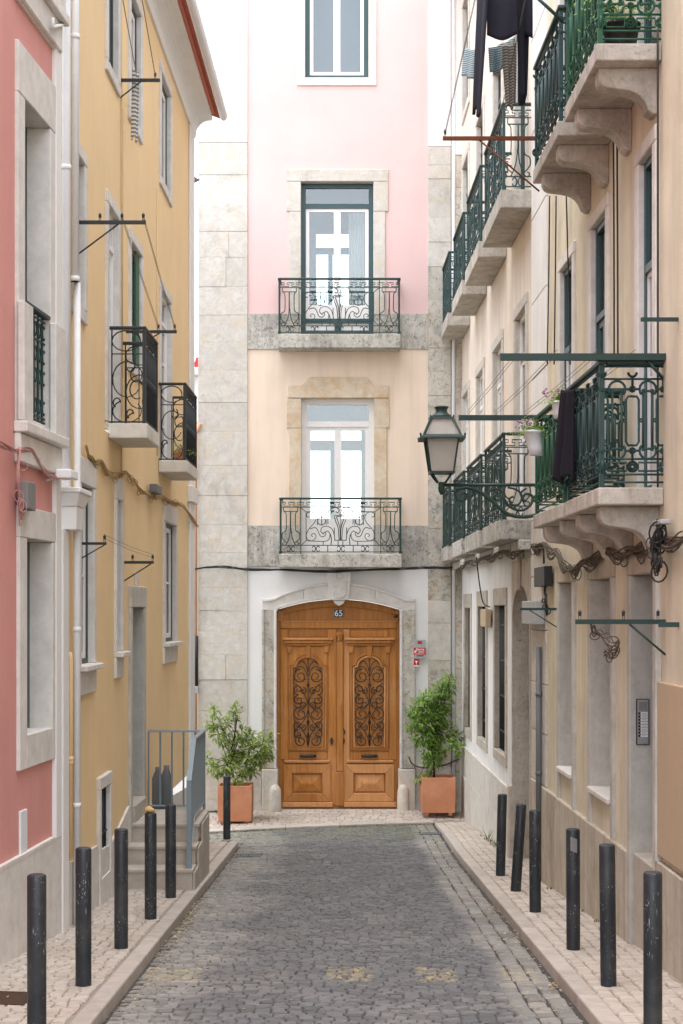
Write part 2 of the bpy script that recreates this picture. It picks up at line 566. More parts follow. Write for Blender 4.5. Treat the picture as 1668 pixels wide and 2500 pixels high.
def sett_road():
    t = NT('basalt_sett')
    k = t.math('ADD', t.attr('tone'), 0.0)
    X = t.sep()[0]; Y = t.sep()[1]
    n = t.noise(1.1, 5, 0.6)
    # the setts along both gutters are a paler stone than the basalt of the crown
    edge = t.math('ADD', t.ramp(X, -0.55, -1.15), t.ramp(X, 0.95, 1.15))
    edge = t.math('ADD', edge, t.ramp(n, 0.4, 0.6, -0.35, 0.30))
    edge = t.ramp(edge, 0.15, 0.85)
    c = t.mix(k, srgb(92, 92, 93), srgb(114, 114, 114))
    e = t.mix(k, srgb(130, 127, 121), srgb(154, 150, 143))
    col = t.mix(edge, c, e)
    moss = t.math('MULTIPLY', t.ramp(Y, 20.8, 22.8), t.ramp(t.noise(3.0, 6, 0.7), 0.42, 0.62, 0, 0.7))
    col = t.mix(moss, col, srgb(124, 130, 96))
    d = t.ramp(t.noise(16, 6, 0.7), 0.35, 0.75, 0.0, 0.35)
    col = t.mix(d, col, mul(srgb(84, 82, 82), 0.8))
    # worn yellow crossing paint
    def boxm(a, lo, hi, s=0.02):
        return t.math('MULTIPLY', t.ramp(a, lo - s, lo + s), t.ramp(a, hi + s, hi - s))
    ym = boxm(Y, 10.28, 10.88)
    xs = None
    for lo, hi, amt in ((-0.10, 0.20, 1.0), (0.51, 0.78, 1.0), (-1.33, -0.95, 0.8), (1.10, 1.32, 0.8), (-0.62, -0.36, 0.25)):
        q = t.math('MULTIPLY', boxm(X, lo, hi), amt)
        xs = q if xs is None else t.math('ADD', xs, q)
    pm = t.math('MULTIPLY', t.math('MULTIPLY', ym, xs), t.ramp(t.noise(14, 8, 0.8), 0.47, 0.60))
    col = t.mix(t.math('MULTIPLY', pm, 0.6), col, srgb(196, 174, 116))
    sp = t.ramp(t.noise(60, 2, 0.5), 0.72, 0.75, 0, 0.5)
    col = t.mix(sp, col, srgb(205, 200, 190))
    t.bump(t.noise(38, 6, 0.7), 0.5, 0.006)
    return t.done(col, t.ramp(n, 0.3, 0.7, 0.5, 0.7), 0.35)
M['sett_road'] = sett_road()


def sett_pale():
    t = NT('limestone_sett')
    k = t.attr('tone')
    col = t.mix(k, srgb(174, 163, 152), srgb(192, 182, 171))
    g = t.ramp(t.noise(1.4, 6, 0.7), 0.45, 0.7, 0, 0.55)
    col = t.mix(g, col, srgb(164, 148, 132))
    col = t.mix(t.ramp(t.noise(30, 6, 0.7), 0.55, 0.75, 0, 0.3), col, srgb(120, 108, 98))
    t.bump(t.noise(36, 6, 0.7), 0.4, 0.005)
    return t.done(col, 0.75, 0.25)
M['sett_pale'] = sett_pale()
M['joint_road'] = stone('road_joint_dirt', srgb(86, 83, 80), srgb(60, 57, 54), 0.4, 10, 0.4)
M['joint_pale'] = stone('pavement_joint_dirt', srgb(158, 147, 136), srgb(128, 118, 108), 0.4, 10, 0.4)
M['kerb'] = stone('kerb_limestone', srgb(186, 176, 166), srgb(152, 141, 130), 0.3, 8, 0.2, bump=0.35, rnd=0.10)
M['step'] = stone('stair_limestone', srgb(190, 180, 168), srgb(160, 146, 132), 0.25, 6, 0.15, bump=0.25, rnd=0.06)
M['ground'] = stone('distant_ground', srgb(120, 114, 106), srgb(90, 84, 78), 0.3, 3, 0.2)


def lampglass():
    t = NT('frosted_lamp_glass')
    g = t.ramp(t.noise(9, 7, 0.75, t.mapped((1.6, 1.6, .8))), 0.52, 0.72, 0, 0.75)
    col = t.mix(g, srgb(236, 232, 226), srgb(158, 150, 138))
    m = t.done(col, 0.35, 0.4)
    tr = t.n.new('ShaderNodeBsdfTranslucent'); t.l.new(col, tr.inputs[0])
    mx = t.n.new('ShaderNodeMixShader'); mx.inputs[0].default_value = 0.55
    t.l.new(t.b.outputs[0], mx.inputs[1]); t.l.new(tr.outputs[0], mx.inputs[2])
    tp = t.n.new('ShaderNodeBsdfTransparent'); m2 = t.n.new('ShaderNodeMixShader')
    t.l.new(t.ramp(g, 0, 0.75, 0.45, 0.1), m2.inputs[0])
    t.l.new(mx.outputs[0], m2.inputs[1]); t.l.new(tp.outputs[0], m2.inputs[2]); t.l.new(m2.outputs[0], t.n['Material Output'].inputs[0])
    return m
M['lamp_glass'] = lampglass()


def chipped():
    t = NT('chipped_black_paint')
    base = srgb(37, 41, 45)
    col = t.mix(t.noise(5, 4), mul(base, 0.8), mul(base, 1.3))
    gate = t.ramp(t.noise(7, 5, 0.7), 0.53, 0.62)
    sp = t.math('MULTIPLY', t.ramp(t.voro(75, t.mapped((1, 1, 0.5))), 0.24, 0.12), gate)
    sc = t.math('MULTIPLY', t.ramp(t.noise(1.0, 3, 0.5, t.mapped((150, 150, 14)), 0.6), 0.66, 0.70), t.ramp(t.noise(4, 3), 0.5, 0.6))
    col = t.mix(t.math('MINIMUM', t.math('ADD', sp, sc), 0.85), col, srgb(168, 172, 170))
    dust = t.ramp(t.noise(3, 5, 0.7), 0.5, 0.75, 0, 0.25)
    col = t.mix(dust, col, srgb(110, 106, 100))
    t.bump(t.noise(30, 4), 0.15, 0.004)
    return t.done(col, t.ramp(t.noise(9, 4), 0.3, 0.7, 0.3, 0.6), 0.45)
M['bollard'] = chipped()


# ================================================================== GROUND
def sstep(a, b, x):
    t = min(max((x - a) / (b - a), 0), 1)
    return t * t * (3 - 2 * t)

KL, KR = -1.38, 1.43                     # kerb lines
def road_z(x, y):
    return -0.0676 * y + 0.03 * (min(max(x, -2.5), 1.6) + 1.4) * sstep(18.5, 23.5, y) - 0.012 * (x * x) / 2.0
def front_y(x): return 23.55 + 0.11 * (x + 2.0)                    # edge of the pavement before the door
def wall_z(x): return -1.445 - 0.040 * max(0.0, -x - 0.9) + 0.0 * x
def pave_l(x, y): return road_z(KL, y) + 0.075 + 0.03 * (KL - x)
def pave_r(x, y): return road_z(KR, y) + 0.075 - 0.05 * sstep(21, 24, y) + 0.02 * (x - KR)
def pave_d(x, y):
    f = front_y(x)
    t = min(max((y - f) / (YE - f), 0), 1)
    return (road_z(x, f) + 0.035) * (1 - t) + wall_z(x) * t


def sheet(name, mat, x0, x1, y0, y1, zf, nx=8, ny=40, kind='structure', drop=0.0, y1f=None):
    mb = MB()
    def fn(a, b):
        x = x0 + (x1 - x0) * a
        ya = y0; yb = y1 if y1f is None else y1f(x)
        y = ya + (yb - ya) * b
        return (x, y, zf(x, y) - drop)
    mb.grid(fn, nx, ny)
    return mk(name, mb, mat, None, kind=kind)


g = MB()
g.grid(lambda a, b: (-400 + 800 * a, -300 + 900 * b, -0.0676 * max(min(-300 + 900 * b, 24), -60) - 0.35), 8, 90)
mk('ground', g, M['ground'], None, kind='structure')

road = sheet('road', M['joint_road'], -1.42, 1.47, -12, 24.2, road_z, 10, 80, drop=0.012)
cross_road = sheet('road', M['joint_road'], -9.0, -1.42, 20.9, 24.0, road_z, 10, 10, drop=0.012)
pav_left = sheet('pavement', M['joint_pale'], -2.75, -1.50, -12, 20.9, pave_l, 4, 60, drop=0.012)
pav_right = sheet('pavement', M['joint_pale'], 1.55, 2.75, -12, 24.2, pave_r, 4, 60, drop=0.012)
pd = MB()
pd.grid(lambda a, b: (lambda x: (x, front_y(x) + (YE + 0.3 - front_y(x)) * b, pave_d(x, front_y(x) + (YE + 0.3 - front_y(x)) * b) - 0.012))(-9.0 + 11.2 * a), 30, 8)
pav_door = mk('pavement', pd, M['joint_pale'], None, kind='structure')

# --- one sett: chamfered block, unit footprint; eight shared variants
def sett_variant(k):
    rr = random.Random(100 + k)
    V, Fc = [], []
    for z, h in ((-0.05, 0.5), (-0.010, 0.5), (0.0, 0.41)):
        for sx, sy in ((-1, -1), (1, -1), (1, 1), (-1, 1)):
            j = 0.05
            V.append((sx * h + rr.uniform(-j, j), sy * h + rr.uniform(-j, j), z + (rr.uniform(-0.003, 0.003) if z == 0 else 0)))
    Fc.append((8, 9, 10, 11))
    for a in (0, 4):
        for q in range(4):
            Fc.append((a + q, a + (q + 1) % 4, a + 4 + (q + 1) % 4, a + 4 + q))
    return V, Fc
SV = [sett_variant(k) for k in range(8)]


def lay_setts(parent, cells, mat, n_single, name='sett'):
    """cells: (x, y, z, width, length, rot, tilt_x, tilt_y)"""
    def on_screen(c):
        px = CX + F * c[0] / c[1] if c[1] > 1 else -1
        py = HZ + F * (CZ - c[2]) / c[1] if c[1] > 1 else 9999
        return 6 < px < 1662 and py < 2490
    order = sorted((c for c in cells if on_screen(c)), key=lambda c: c[1])
    single = order[:n_single]
    ids = {id(c) for c in single}
    shared = []
    for V, Fc in SV:
        me = bpy.data.meshes.new(name)
        me.from_pydata(V, [], Fc)
        me.materials.append(mat)
        at = me.attributes.new('tone', 'FLOAT', 'FACE')
        tv = RND.random()
        at.data.foreach_set('value', [tv] * len(Fc))
        shared.append(me)
    off = wpos(parent)
    for c in single:
        o = bpy.data.objects.new(name, shared[RND.randrange(8)])
        o.location = Vector(c[:3]) - off
        o.rotation_euler = (c[6], c[7], c[5])
        o.scale = (c[3], c[4], 1)
        COL.objects.link(o); o.parent = parent
    mb = MB(); mb.tone = 0.5
    for c in cells:
        if id(c) in ids: continue
        V, Fc = SV[RND.randrange(8)]
        base = len(mb.v)
        mt = Matrix.Translation(c[:3]) @ Matrix.Rotation(c[5], 4, 'Z') @ Matrix.Rotation(c[7], 4, 'Y') @ Matrix.Rotation(c[6], 4, 'X')
        for x, y, z in V: mb.w(mt @ Vector((x * c[3], y * c[4], z)))
        mb.tone = RND.random()
        for q in Fc: mb.face([base + i for i in q])
    if mb.f:
        mk('far_setts', mb, mat, parent, kind='stuff')

def sl(f, x, y):
    return math.atan2(f(x, y + 0.1) - f(x, y - 0.1), 0.2)

cells = []
y = 7.6
row = 0
while y < 24.4:
    d = RND.uniform(0.070, 0.088)
    x = -1.36 + (0.06 if row % 2 else 0)
    skew = RND.uniform(-0.05, 0.05)
    while x < 1.02:
        w = RND.uniform(0.075, 0.115)
        cx = x + w / 2
        wob = 0.020 * math.sin(cx * 5.3 + row * 0.12) + 0.008 * math.sin(cx * 11.0 + row * 0.5)
        cy = y + d / 2 + wob + skew * cx * 0.5 + RND.uniform(-.006, .006)
        if cy < front_y(cx) - 0.02:
            cells.append((cx, cy, road_z(cx, cy) + RND.uniform(-.005, .003), w - 0.005, d - 0.006, RND.uniform(-.07, .07) + 0.09 * math.cos(cx * 5.3 + row * .12),
                          sl(road_z, cx, cy) + RND.uniform(-.04, .04), RND.uniform(-.035, .035)))
        x += w
    y += d; row += 1
for k in range(3):                                  # gutter courses running along the right kerb
    y = 7.6
    while y < 24.2:
        l = RND.uniform(0.12, 0.2)
        cx = 1.085 + k * 0.125 + RND.uniform(-.006, .006)
        cy = y + l / 2
        if cy < front_y(cx) - 0.02:
            cells.append((cx, cy, road_z(cx, cy) + RND.uniform(-.004, .003), 0.112, l - 0.012, RND.uniform(-.04, .04), sl(road_z, cx, cy), RND.uniform(-.03, .03)))
        y += l
lay_setts(road, cells, M['sett_road'], 300)
cells = []
y = 20.95
while y < 23.6:
    x = -6.0
    while x < -1.42:
        w = RND.uniform(0.09, 0.13)
        if y + 0.05 < front_y(x): cells.append((x + w / 2, y + 0.05 + RND.uniform(-.01, .01), road_z(x, y) + RND.uniform(-.005, .003), w - 0.01, 0.095, RND.uniform(-.1, .1), sl(road_z, x, y), 0))
        x += w
    y += 0.105
lay_setts(cross_road, cells, M['sett_road'], 40)

cells = []
y = 7.8
row = 0
while y < 20.75:
    d = RND.uniform(0.076, 0.092)
    x = -1.518
    while x > -2.32:
        w = RND.uniform(0.072, 0.10)
        cx = x - w / 2
        cells.append((cx, y + d / 2 + RND.uniform(-.008, .008), pave_l(cx, y) + RND.uniform(-.003, .002), w - 0.006, d - 0.007, RND.uniform(-.1, .1), sl(pave_l, cx, y), RND.uniform(-.03, .03)))
        x -= w
    y += d; row += 1
lay_setts(pav_left, cells, M['sett_pale'], 260)
cells = []
for col_ in range(8):                                # rows along the street on the right pavement
    y = 7.8 + RND.uniform(0, .1)
    while y < 23.9:
        d = RND.uniform(0.085, 0.125)
        cx = 1.604 + col_ * 0.094 + RND.uniform(-.006, .006)
        cells.append((cx, y + d / 2, pave_r(cx, y) + RND.uniform(-.004, .003), 0.088, d - 0.007, RND.uniform(-.07, .07), sl(pave_r, cx, y), RND.uniform(-.03, .03)))
        y += d
lay_setts(pav_right, cells, M['sett_pale'], 300)
cells = []
for j in range(10):
    x = -4.5 + 0.07 * (j % 2)
    while x < 1.95:
        w = RND.uniform(0.115, 0.145)
        cy = YE - 0.07 - j * 0.15 + 0.03 * math.sin(x * 1.3)
        if cy > front_y(x) + 0.20:
            cells.append((x + w / 2, cy, pave_d(x, cy) + RND.uniform(-.003, .003), w - 0.010, 0.138, RND.uniform(-.05, .05), sl(pave_d, x, cy), 0))
        x += w
lay_setts(pav_door, cells, M['sett_pale'], 300)

# kerb stones, one by one
def kerb_run(parent, xa, xb, zf, y0, y1, face_z):
    y = y0
    while y < y1:
        l = RND.uniform(0.85, 1.25)
        ye = min(y + l, y1)
        mb = MB()
        P = []
        for yy in (y + 0.004, ye - 0.004):
            zt = zf(xa, yy) + 0.002
            P.append([mb.w((xa, yy, zt)), mb.w((xb, yy, zt)), mb.w((xb, yy, zt - 0.3)), mb.w((xa, yy, zt - 0.3))])
        A, B = P
        mb.face(A); mb.face(B[::-1])
        for k in range(4): mb.face([A[k], A[(k + 1) % 4], B[(k + 1) % 4], B[k]])
        mk('kerb_stone', mb, M['kerb'], parent, bevel=0.012, seg=2)
        y = ye
kerb_run(pav_left, -1.50, KL, lambda x, y: pave_l(KL, y), 6.5, 20.85, 0)
kerb_run(pav_right, KR, 1.555, lambda x, y: pave_r(KR, y), 6.5, 23.9, 0)
x = -4.2
while x < 1.40:                                      # low stone edging before the door
    l = min(RND.uniform(0.7, 1.0), 1.42 - x)
    mb = MB()
    lo, hi = [], []
    for xx, dy in ((x + .003, 0), (x + l - .003, 0), (x + l - .003, .19), (x + .003, .19)):
        yy = front_y(xx) + dy
        hi.append(mb.w((xx, yy, pave_d(xx, yy) + 0.004))); lo.append(mb.w((xx, yy, pave_d(xx, yy) - 0.2)))
    mb._ext(lo, hi)
    mk('kerb_stone', mb, M['kerb'], pav_door, bevel=0.008)
    x += l
x = -1.60
while x > -5:                                        # kerb where the left pavement turns the corner
    l = 0.9
    mb = MB(); mb.box(x - l + .003, x - .003, 20.72, 20.90, -1.8, pave_l(KL, 20.8) + 0.004)
    mk('kerb_stone', mb, M['kerb'], pav_left, bevel=0.01)
    x -= l


# ================================================================== WINDOWS AND BALCONIES
def fill_panes(mb_pane, u0, u1, z0, z1, n):
    mb_pane.box(u0, u1, n - 0.004, n, z0, z1)


def window(root, fr, u0, u1, z0, z1, depth=0.14, frame='frame_white', surround='lime_clean', sw=0.12, proud=0.025,
           sill=True, apron=0.0, cols=2, rows=2, transom=0.0, lintel_h=None, interior='interior', glassm='glass_dim', fw=0.05, sashm=None,
           mid_w=0.07, bottom_panel=0.0, solid_fill=None, jamb_mat=None, sill_proud=0.08, room=0.5, jamb_bottom=None):
    """opening u0..u1, z0..z1 in facade coordinates; stone surround outside, joinery and glass inside"""
    lh = sw if lintel_h is None else lintel_h
    mb = MB(fr)
    if solid_fill:
        mb.box(u0, u1, -depth - 0.05, -depth, z0, z1)
        win = mk('blocked_window', mb, M[solid_fill], root)
    else:
        mb.box(u0, u0 + fw, -depth - 0.06, -depth, z0, z1); mb.box(u1 - fw, u1, -depth - 0.06, -depth, z0, z1)
        mb.box(u0 + fw, u1 - fw, -depth - 0.06, -depth, z1 - fw, z1); mb.box(u0 + fw, u1 - fw, -depth - 0.06, -depth, z0, z0 + fw)
        if transom: mb.box(u0 + fw, u1 - fw, -depth - 0.055, -depth + 0.01, z1 - transom - fw, z1 - transom)
        win = mk('window', mb, M[frame], root)
        zt = z1 - (transom + fw if transom else fw)
        zb = z0 + fw
        sm = M[sashm or frame]
        if transom:
            g = MB(fr); g.box(u0 + fw, u1 - fw, -depth - 0.035, -depth - 0.03, z1 - transom, z1 - fw)
            mk('pane', g, M[glassm], win)
        um = (u0 + u1) / 2
        halves = ((u0 + fw, um), (um, u1 - fw)) if cols == 2 else ((u0 + fw, u1 - fw),)
        for (a, b) in halves:
            s = MB(fr)
            st = min(0.055, (b - a) * 0.2)
            s.box(a, a + st, -depth - 0.045, -depth - 0.012, zb, zt); s.box(b - st, b, -depth - 0.045, -depth - 0.012, zb, zt)
            s.box(a + st, b - st, -depth - 0.045, -depth - 0.012, zt - st, zt); s.box(a + st, b - st, -depth - 0.045, -depth - 0.012, zb, zb + st + bottom_panel)
            hh = (zt - st) - (zb + st + bottom_panel)
            for k in range(1, rows):
                zz = zb + st + bottom_panel + hh * k / rows
                s.box(a + st, b - st, -depth - 0.04, -depth - 0.016, zz - 0.014, zz + 0.014)
            mk('sash', s, sm, win)
            for k in range(rows):
                g = MB(fr)
                g.box(a + st, b - st, -depth - 0.032, -depth - 0.027, zb + st + bottom_panel + hh * k / rows, zb + st + bottom_panel + hh * (k + 1) / rows)
                mk('pane', g, M[glassm], win)
        if room:
            i = MB(fr)
            n0, n1 = -depth - 0.062, -depth - room
            i.quad((u0, n1, z0), (u1, n1, z0), (u1, n1, z1), (u0, n1, z1))
            i.quad((u0, n0, z0), (u0, n1, z0), (u0, n1, z1), (u0, n0, z1)); i.quad((u1, n0, z0), (u1, n1, z0), (u1, n1, z1), (u1, n0, z1))
            i.quad((u0, n0, z0), (u1, n0, z0), (u1, n1, z0), (u0, n1, z0)); i.quad((u0, n0, z1), (u1, n0, z1), (u1, n1, z1), (u0, n1, z1))
            mk('curtain_or_dim_room', i, M[interior], win)
    jb = z0 if jamb_bottom is None else jamb_bottom
    sm = M[surround]; jm = M[jamb_mat or surround]
    if sw:
        for a, b in ((u0 - sw, u0), (u1, u1 + sw)):
            j = MB(fr); j.box(a, b, -depth - 0.08, proud, jb, z1); mk('jamb', j, jm, win, bevel=0.008)
        l = MB(fr); l.box(u0 - sw, u1 + sw, -depth - 0.08, proud + 0.002, z1 + 0.001, z1 + lh); mk('lintel', l, sm, win, bevel=0.008)
        if apron:
            a_ = MB(fr); a_.box(u0 - sw, u1 + sw, -depth - 0.08, proud + 0.001, z0 - apron, z0 - 0.051 if sill else z0 - 0.001); mk('apron', a_, sm, win, bevel=0.008)
        if sill:
            s = MB(fr)
            if sill == 'slab':
                s.box(u0 - sw - 0.0, u1 + sw + 0.0, -depth - 0.08, sill_proud, z0 - 0.05, z0)
            else:
                s.box(u0 - sw, u1 + sw, -depth - 0.08, proud + 0.002, z0 - sw, z0 - 0.001)
            mk('sill', s, sm, win, bevel=0.008)
    return win


def hole(u0, u1, z0, z1, sw=0.12, lh=None, ap=None):
    lh = sw if lh is None else lh
    ap = sw if ap is None else ap
    return (u0 - sw + 0.02, u1 + sw - 0.02, z0 - ap + 0.02, z1 + lh - 0.02)


# --- wrought-iron design of the end house and the house on its right, drawn in units of the photo's zoom
def _iron_half():
    L = []
    L.append([(335, 95), (335, 735)])
    L.append(spline([(150, 190), (150, 232), (172, 252), (178, 300), (178, 440), (165, 472), (136, 490), (136, 555), (190, 612)], 3))
    L.append(spline([(305, 190), (305, 232), (285, 252), (280, 300), (281, 440), (298, 472), (324, 490), (324, 555), (266, 612)], 3))
    L.append([(150, 235), (305, 235)])
    L.append(spline([(225, 430), (214, 530), (176, 625), (146, 632), (138, 610), (156, 600)], 3))
    L.append(spline([(231, 430), (242, 530), (278, 625), (310, 632), (322, 610), (302, 600)], 3))
    L.append([(335, 185), (400, 240), (400, 580), (345, 635)])
    L.append([(400, 240), (655, 240)])
    L.append(spline([(436, 296), (416, 300), (404, 276), (420, 250), (462, 242), (500, 270), (512, 320), (490, 372), (440, 430), (404, 500),
                     (412, 558), (466, 582), (508, 545), (506, 505), (474, 496), (460, 520), (478, 532)], 3))
    L.append([(573 + 45 * math.cos(R(a)), 350 + 45 * math.sin(R(a))) for a in range(0, 361, 30)])
    L.append([(528, 395), (528, 290), (625, 290), (625, 395)])
    L.append([(575, 240), (575, 395)])
    L.append(spline([(446, 440), (500, 425), (530, 455), (556, 520), (596, 532), (622, 500), (606, 482), (592, 496)], 3))
    L.append(spline([(596, 505), (565, 470), (580, 422), (640, 410), (692, 445), (716, 515)], 3))
    L.append(spline([(602, 490), (640, 466), (668, 505), (652, 566), (596, 588), (400, 580)], 3))
    L.append(spline([(670, 500), (684, 560), (678, 635)], 3))
    L.append([(592, 590), (592, 635)])
    L.append(spline([(718, 280), (728, 345), (758, 425), (770, 575)], 3))
    L.append(spline([(740, 294), (756, 350), (778, 430), (784, 575)], 3))
    L.append([(718, 280), (790, 280)])
    L.append([(740, 294), (790, 294)])
    L.append([(715, 575), (790, 575)])
    L.append(spline([(645, 384), (645, 262), (680, 198), (740, 190), (772, 222), (752, 250), (734, 236)], 3))
    L.append(spline([(716, 425), (716, 510), (722, 575)], 3))
    L.append([(642, 635), (642, 712)])
    L.append([(758, 585), (758, 635)])
    for cx in (230, 510):
        for s in (-1, 1):
            L.append(spline([(cx + s * 40, 664), (cx + s * 34, 648), (cx + s * 16, 646), (cx + s * 4, 674), (cx + s * 16, 704), (cx + s * 34, 704), (cx + s * 40, 688)], 2))
    return L


def _fret(x0, x1, n):
    """Greek key band between y 118 and 180"""
    out = []
    w = (x1 - x0) / n
    for k in range(n):
        a = x0 + k * w
        out.append([(a + .05 * w, 128), (a + .45 * w, 128), (a + .45 * w, 150), (a + .25 * w, 150), (a + .25 * w, 172), (a + .95 * w, 172), (a + .95 * w, 150), (a + .75 * w, 150), (a + .75 * w, 128), (a + 1.05 * w, 128)])
    return out


IRON_HALF = _iron_half()

def iron_front(mb, W, n, z0, H, u_of):
    """u_of maps 0..W to the facade coordinate along the panel; n constant; returns nothing"""
    def m(x, y): return (u_of((x - 115) / 1340.0 * W), n, z0 + (735 - y) / 640.0 * H)
    for pl in IRON_HALF:
        for mirror in (False, True):
            q = [(1570 - x, y) for x, y in pl] if mirror else pl
            mb.tube([m(*p) for p in q], 0.0074, 4)
    for cx in (790,):
        for s in (-1, 1):
            q = spline([(cx + s * 40, 664), (cx + s * 34, 648), (cx + s * 16, 646), (cx + s * 4, 674), (cx + s * 16, 704), (cx + s * 34, 704), (cx + s * 40, 688)], 2)
            mb.tube([m(*p) for p in q], 0.0074, 4)
        mb.tube([m(790, 275), m(790, 575)], 0.007, 4)
        mb.tube([m(790 + 15 * math.cos(R(a)), 260 + 15 * math.sin(R(a))) for a in range(0, 361, 45)], 0.006, 4)
    for x in (225, 1345):
        mb.tube([m(x, 235), m(x, 430)], 0.010, 5)
    for y in (185, 635, 712):
        mb.tube([m(115, y), m(1455, y)], 0.0075, 4)
    for q in _fret(125, 1445, 13):
        mb.tube([m(*p) for p in q], 0.0074, 4)


def iron_side(mb, D, u, z0, H, n_of):
    """one bay with a vase-shaped baluster, for the short sides"""
    def m(x, y): return (u, n_of((x - 115) / 220.0 * D), z0 + (735 - y) / 640.0 * H)
    for pl in IRON_HALF[1:6]:
        mb.tube([m(*p) for p in pl], 0.0074, 4)
    mb.tube([m(225, 235), m(225, 430)], 0.010, 5)
    for y in (185, 635, 712):
        mb.tube([m(115, y), m(335, y)], 0.0075, 4)
    for s in (-1, 1):
        q = spline([(230 + s * 40, 664), (230 + s * 34, 648), (230 + s * 16, 646), (230 + s * 4, 674), (230 + s * 16, 704), (230 + s * 34, 704), (230 + s * 40, 688)], 2)
        mb.tube([m(*p) for p in q], 0.0074, 4)
    for q in _fret(122, 328, 2):
        mb.tube([m(*p) for p in q], 0.0074, 4)


def iron_balcony(root, fr, u0, u1, depth, zb, zt, H, slabm, ironm, near_side=True, far_side=True, inset=0.02):
    s = MB(fr); s.box(u0, u1, 0.002, depth, zb, zt)
    b = mk('balcony', s, M[slabm], root, bevel=0.012, seg=2)
    f = MB(fr)
    n = depth - inset - 0.02
    iron_front(f, u1 - u0 - 2 * inset, n, zt, H, lambda t: u0 + inset + t)
    mk('scrollwork_panel', f, M[ironm], b)
    for u in (u0 + inset, u1 - inset):
        q = MB(fr); iron_side(q, n, u, zt, H, lambda t: t)
        mk('side_panel', q, M[ironm], b)
        p = MB(fr); p.box(u - 0.014, u + 0.014, n - 0.014, n + 0.014, zt, zt + H); p.box(u - 0.024, u + 0.024, n - 0.024, n + 0.024, zt, zt + 0.045)
        mk('post', p, M[ironm], b)
    h = MB(fr)
    h.box(u0 - 0.005, u1 + 0.005, n - 0.022, n + 0.026, zt + H, zt + H + 0.032)
    h.box(u0 - 0.005, u0 + 0.045, 0.0, n - 0.023, zt + H, zt + H + 0.032); h.box(u1 - 0.045, u1 + 0.005, 0.0, n - 0.023, zt + H, zt + H + 0.032)
    mk('handrail', h, M[ironm], b, bevel=0.008)
    return b


# ================================================================== END HOUSE
end = thing('townhouse', 'tall pale pink townhouse closing the street, with carved wooden double door', 'building', (0, YE, -1.45))
TOP = 13.2
wA = (ex(745), ex(900), ez(190), ez(-210))
wB = (ex(735), ex(912), ez(815), ez(443))
wC = (ex(736), ex(914), ez(1351), ez(972))
DX0, DX1 = ex(676), ex(976)
DZS, DZC, DZB = ez(1488), ez(1463), ez(1976)
xl, xr = ex(605), ex(1045)
mb = MB(fr_end)
mb.wall(xl, xr, ez(776), TOP, 0, [hole(*wA, 0.13), (ex(706) + .02, ex(941) - .02, ez(815), ez(414) - .02)])
mk('wall', mb, M['pale_pink'], end)
mb = MB(fr_end)
mb.wall(xl, xr, ez(1292), ez(845), 0, [(ex(702) + .03, ex(950) - .03, ez(1345), ez(942) - .02)])
mk('wall', mb, M['peach'], end)
# ground floor: white wall with an arched opening
arcpts = [(ex(px_), ez(1487) + (ez(1425) - ez(1487)) * (1 - ((px_ - 826) / 170.0) ** 2)) for px_ in range(656, 1000, 20)]
poly = [(xl, -1.9), (xl, ez(1384)), (xr, ez(1384)), (xr, -1.9), (ex(1000), -1.9)] + [(ex(1000), arcpts[-1][1])] + arcpts[::-1] + [(ex(652), arcpts[0][1]), (ex(652), -1.9)]
mb = MB(fr_end); mb.ext_n(poly, -0.05, 0.0)
mk('wall', mb, M['white'], end)
# string-course stones: two courses left and right of each balcony slab
def block(name, x0, x1, z0, z1, n0, n1, mat, bev=0.005):
    bev = 0.005
    b = MB(fr_end); b.box(x0 + .0008, x1 - .0008, n0, n1, z0 + .0008, z1 - .0008)
    return mk(name, b, M[mat], end, bevel=bev, seg=2)
for (ys, xs) in (((766, 823, 853), (605, 680, 735)), ((1283, 1354, 1384), (605, 681, 735))):
    for j in range(2):
        for (a, b_) in ((605, 640 if j == 0 else 681), (640 if j == 0 else 681, 735 if j == 0 else 800), (912 if j == 0 else 800, 980), (980, 1045)):
            block('stone_block', ex(a), ex(b_), ez(ys[j + 1]), ez(ys[j]), -0.05, 0.012 + 0.006 * j + RND.uniform(0, .006), 'lime_grey')
# pilasters of big limestone blocks, painted plaster above
YL = [349, 428, 503, 566, 629, 701, 770, 836, 905, 983, 1055, 1137, 1210, 1282, 1350, 1434, 1490, 1541, 1599, 1659, 1735, 1811, 1880, 1950, 2045]
for a, b_ in zip(YL[:-1], YL[1:]):
    if RND.random() < 0.22 and b_ - a < 75:
        m_ = RND.randint(530, 560)
        block('stone_block', ex(484), ex(m_), ez(b_), ez(a), -0.1, 0.030 + RND.uniform(-.006, .006), 'lime')
        block('stone_block', ex(m_), ex(605), ez(b_), ez(a), -0.1, 0.030 + RND.uniform(-.006, .006), 'lime')
    else:
        block('stone_block', ex(484), ex(605), ez(b_), ez(a), -0.1, 0.030 + RND.uniform(-.006, .006), 'lime', 0.012)
YR = [360, 404, 438, 532, 592, 652, 733, 790, 850, 908, 966, 1050, 1130, 1210, 1290, 1350, 1409, 1467, 1521, 1612, 1690, 1775, 1869, 2040]
for k, (a, b_) in enumerate(zip(YR[:-1], YR[1:])):
    block('stone_block', ex(1045), ex(1101), ez(b_), ez(a), -0.1, 0.030 + RND.uniform(-.006, .006), 'lime_lichen' if 650 < a < 1420 or 1600 < a < 1780 else 'lime', 0.012)
    block('stone_block', ex(1112), ex(1150), ez(b_ + 20), ez(a + 20), -0.1, 0.010 + RND.uniform(-.006, .006), 'lime_lichen', 0.012)
mb = MB(fr_end); mb.box(ex(484), ex(605) - .002, -0.1, 0.034, ez(348), TOP); mb.box(ex(1045) + .002, ex(1101), -0.1, 0.034, ez(359), TOP)
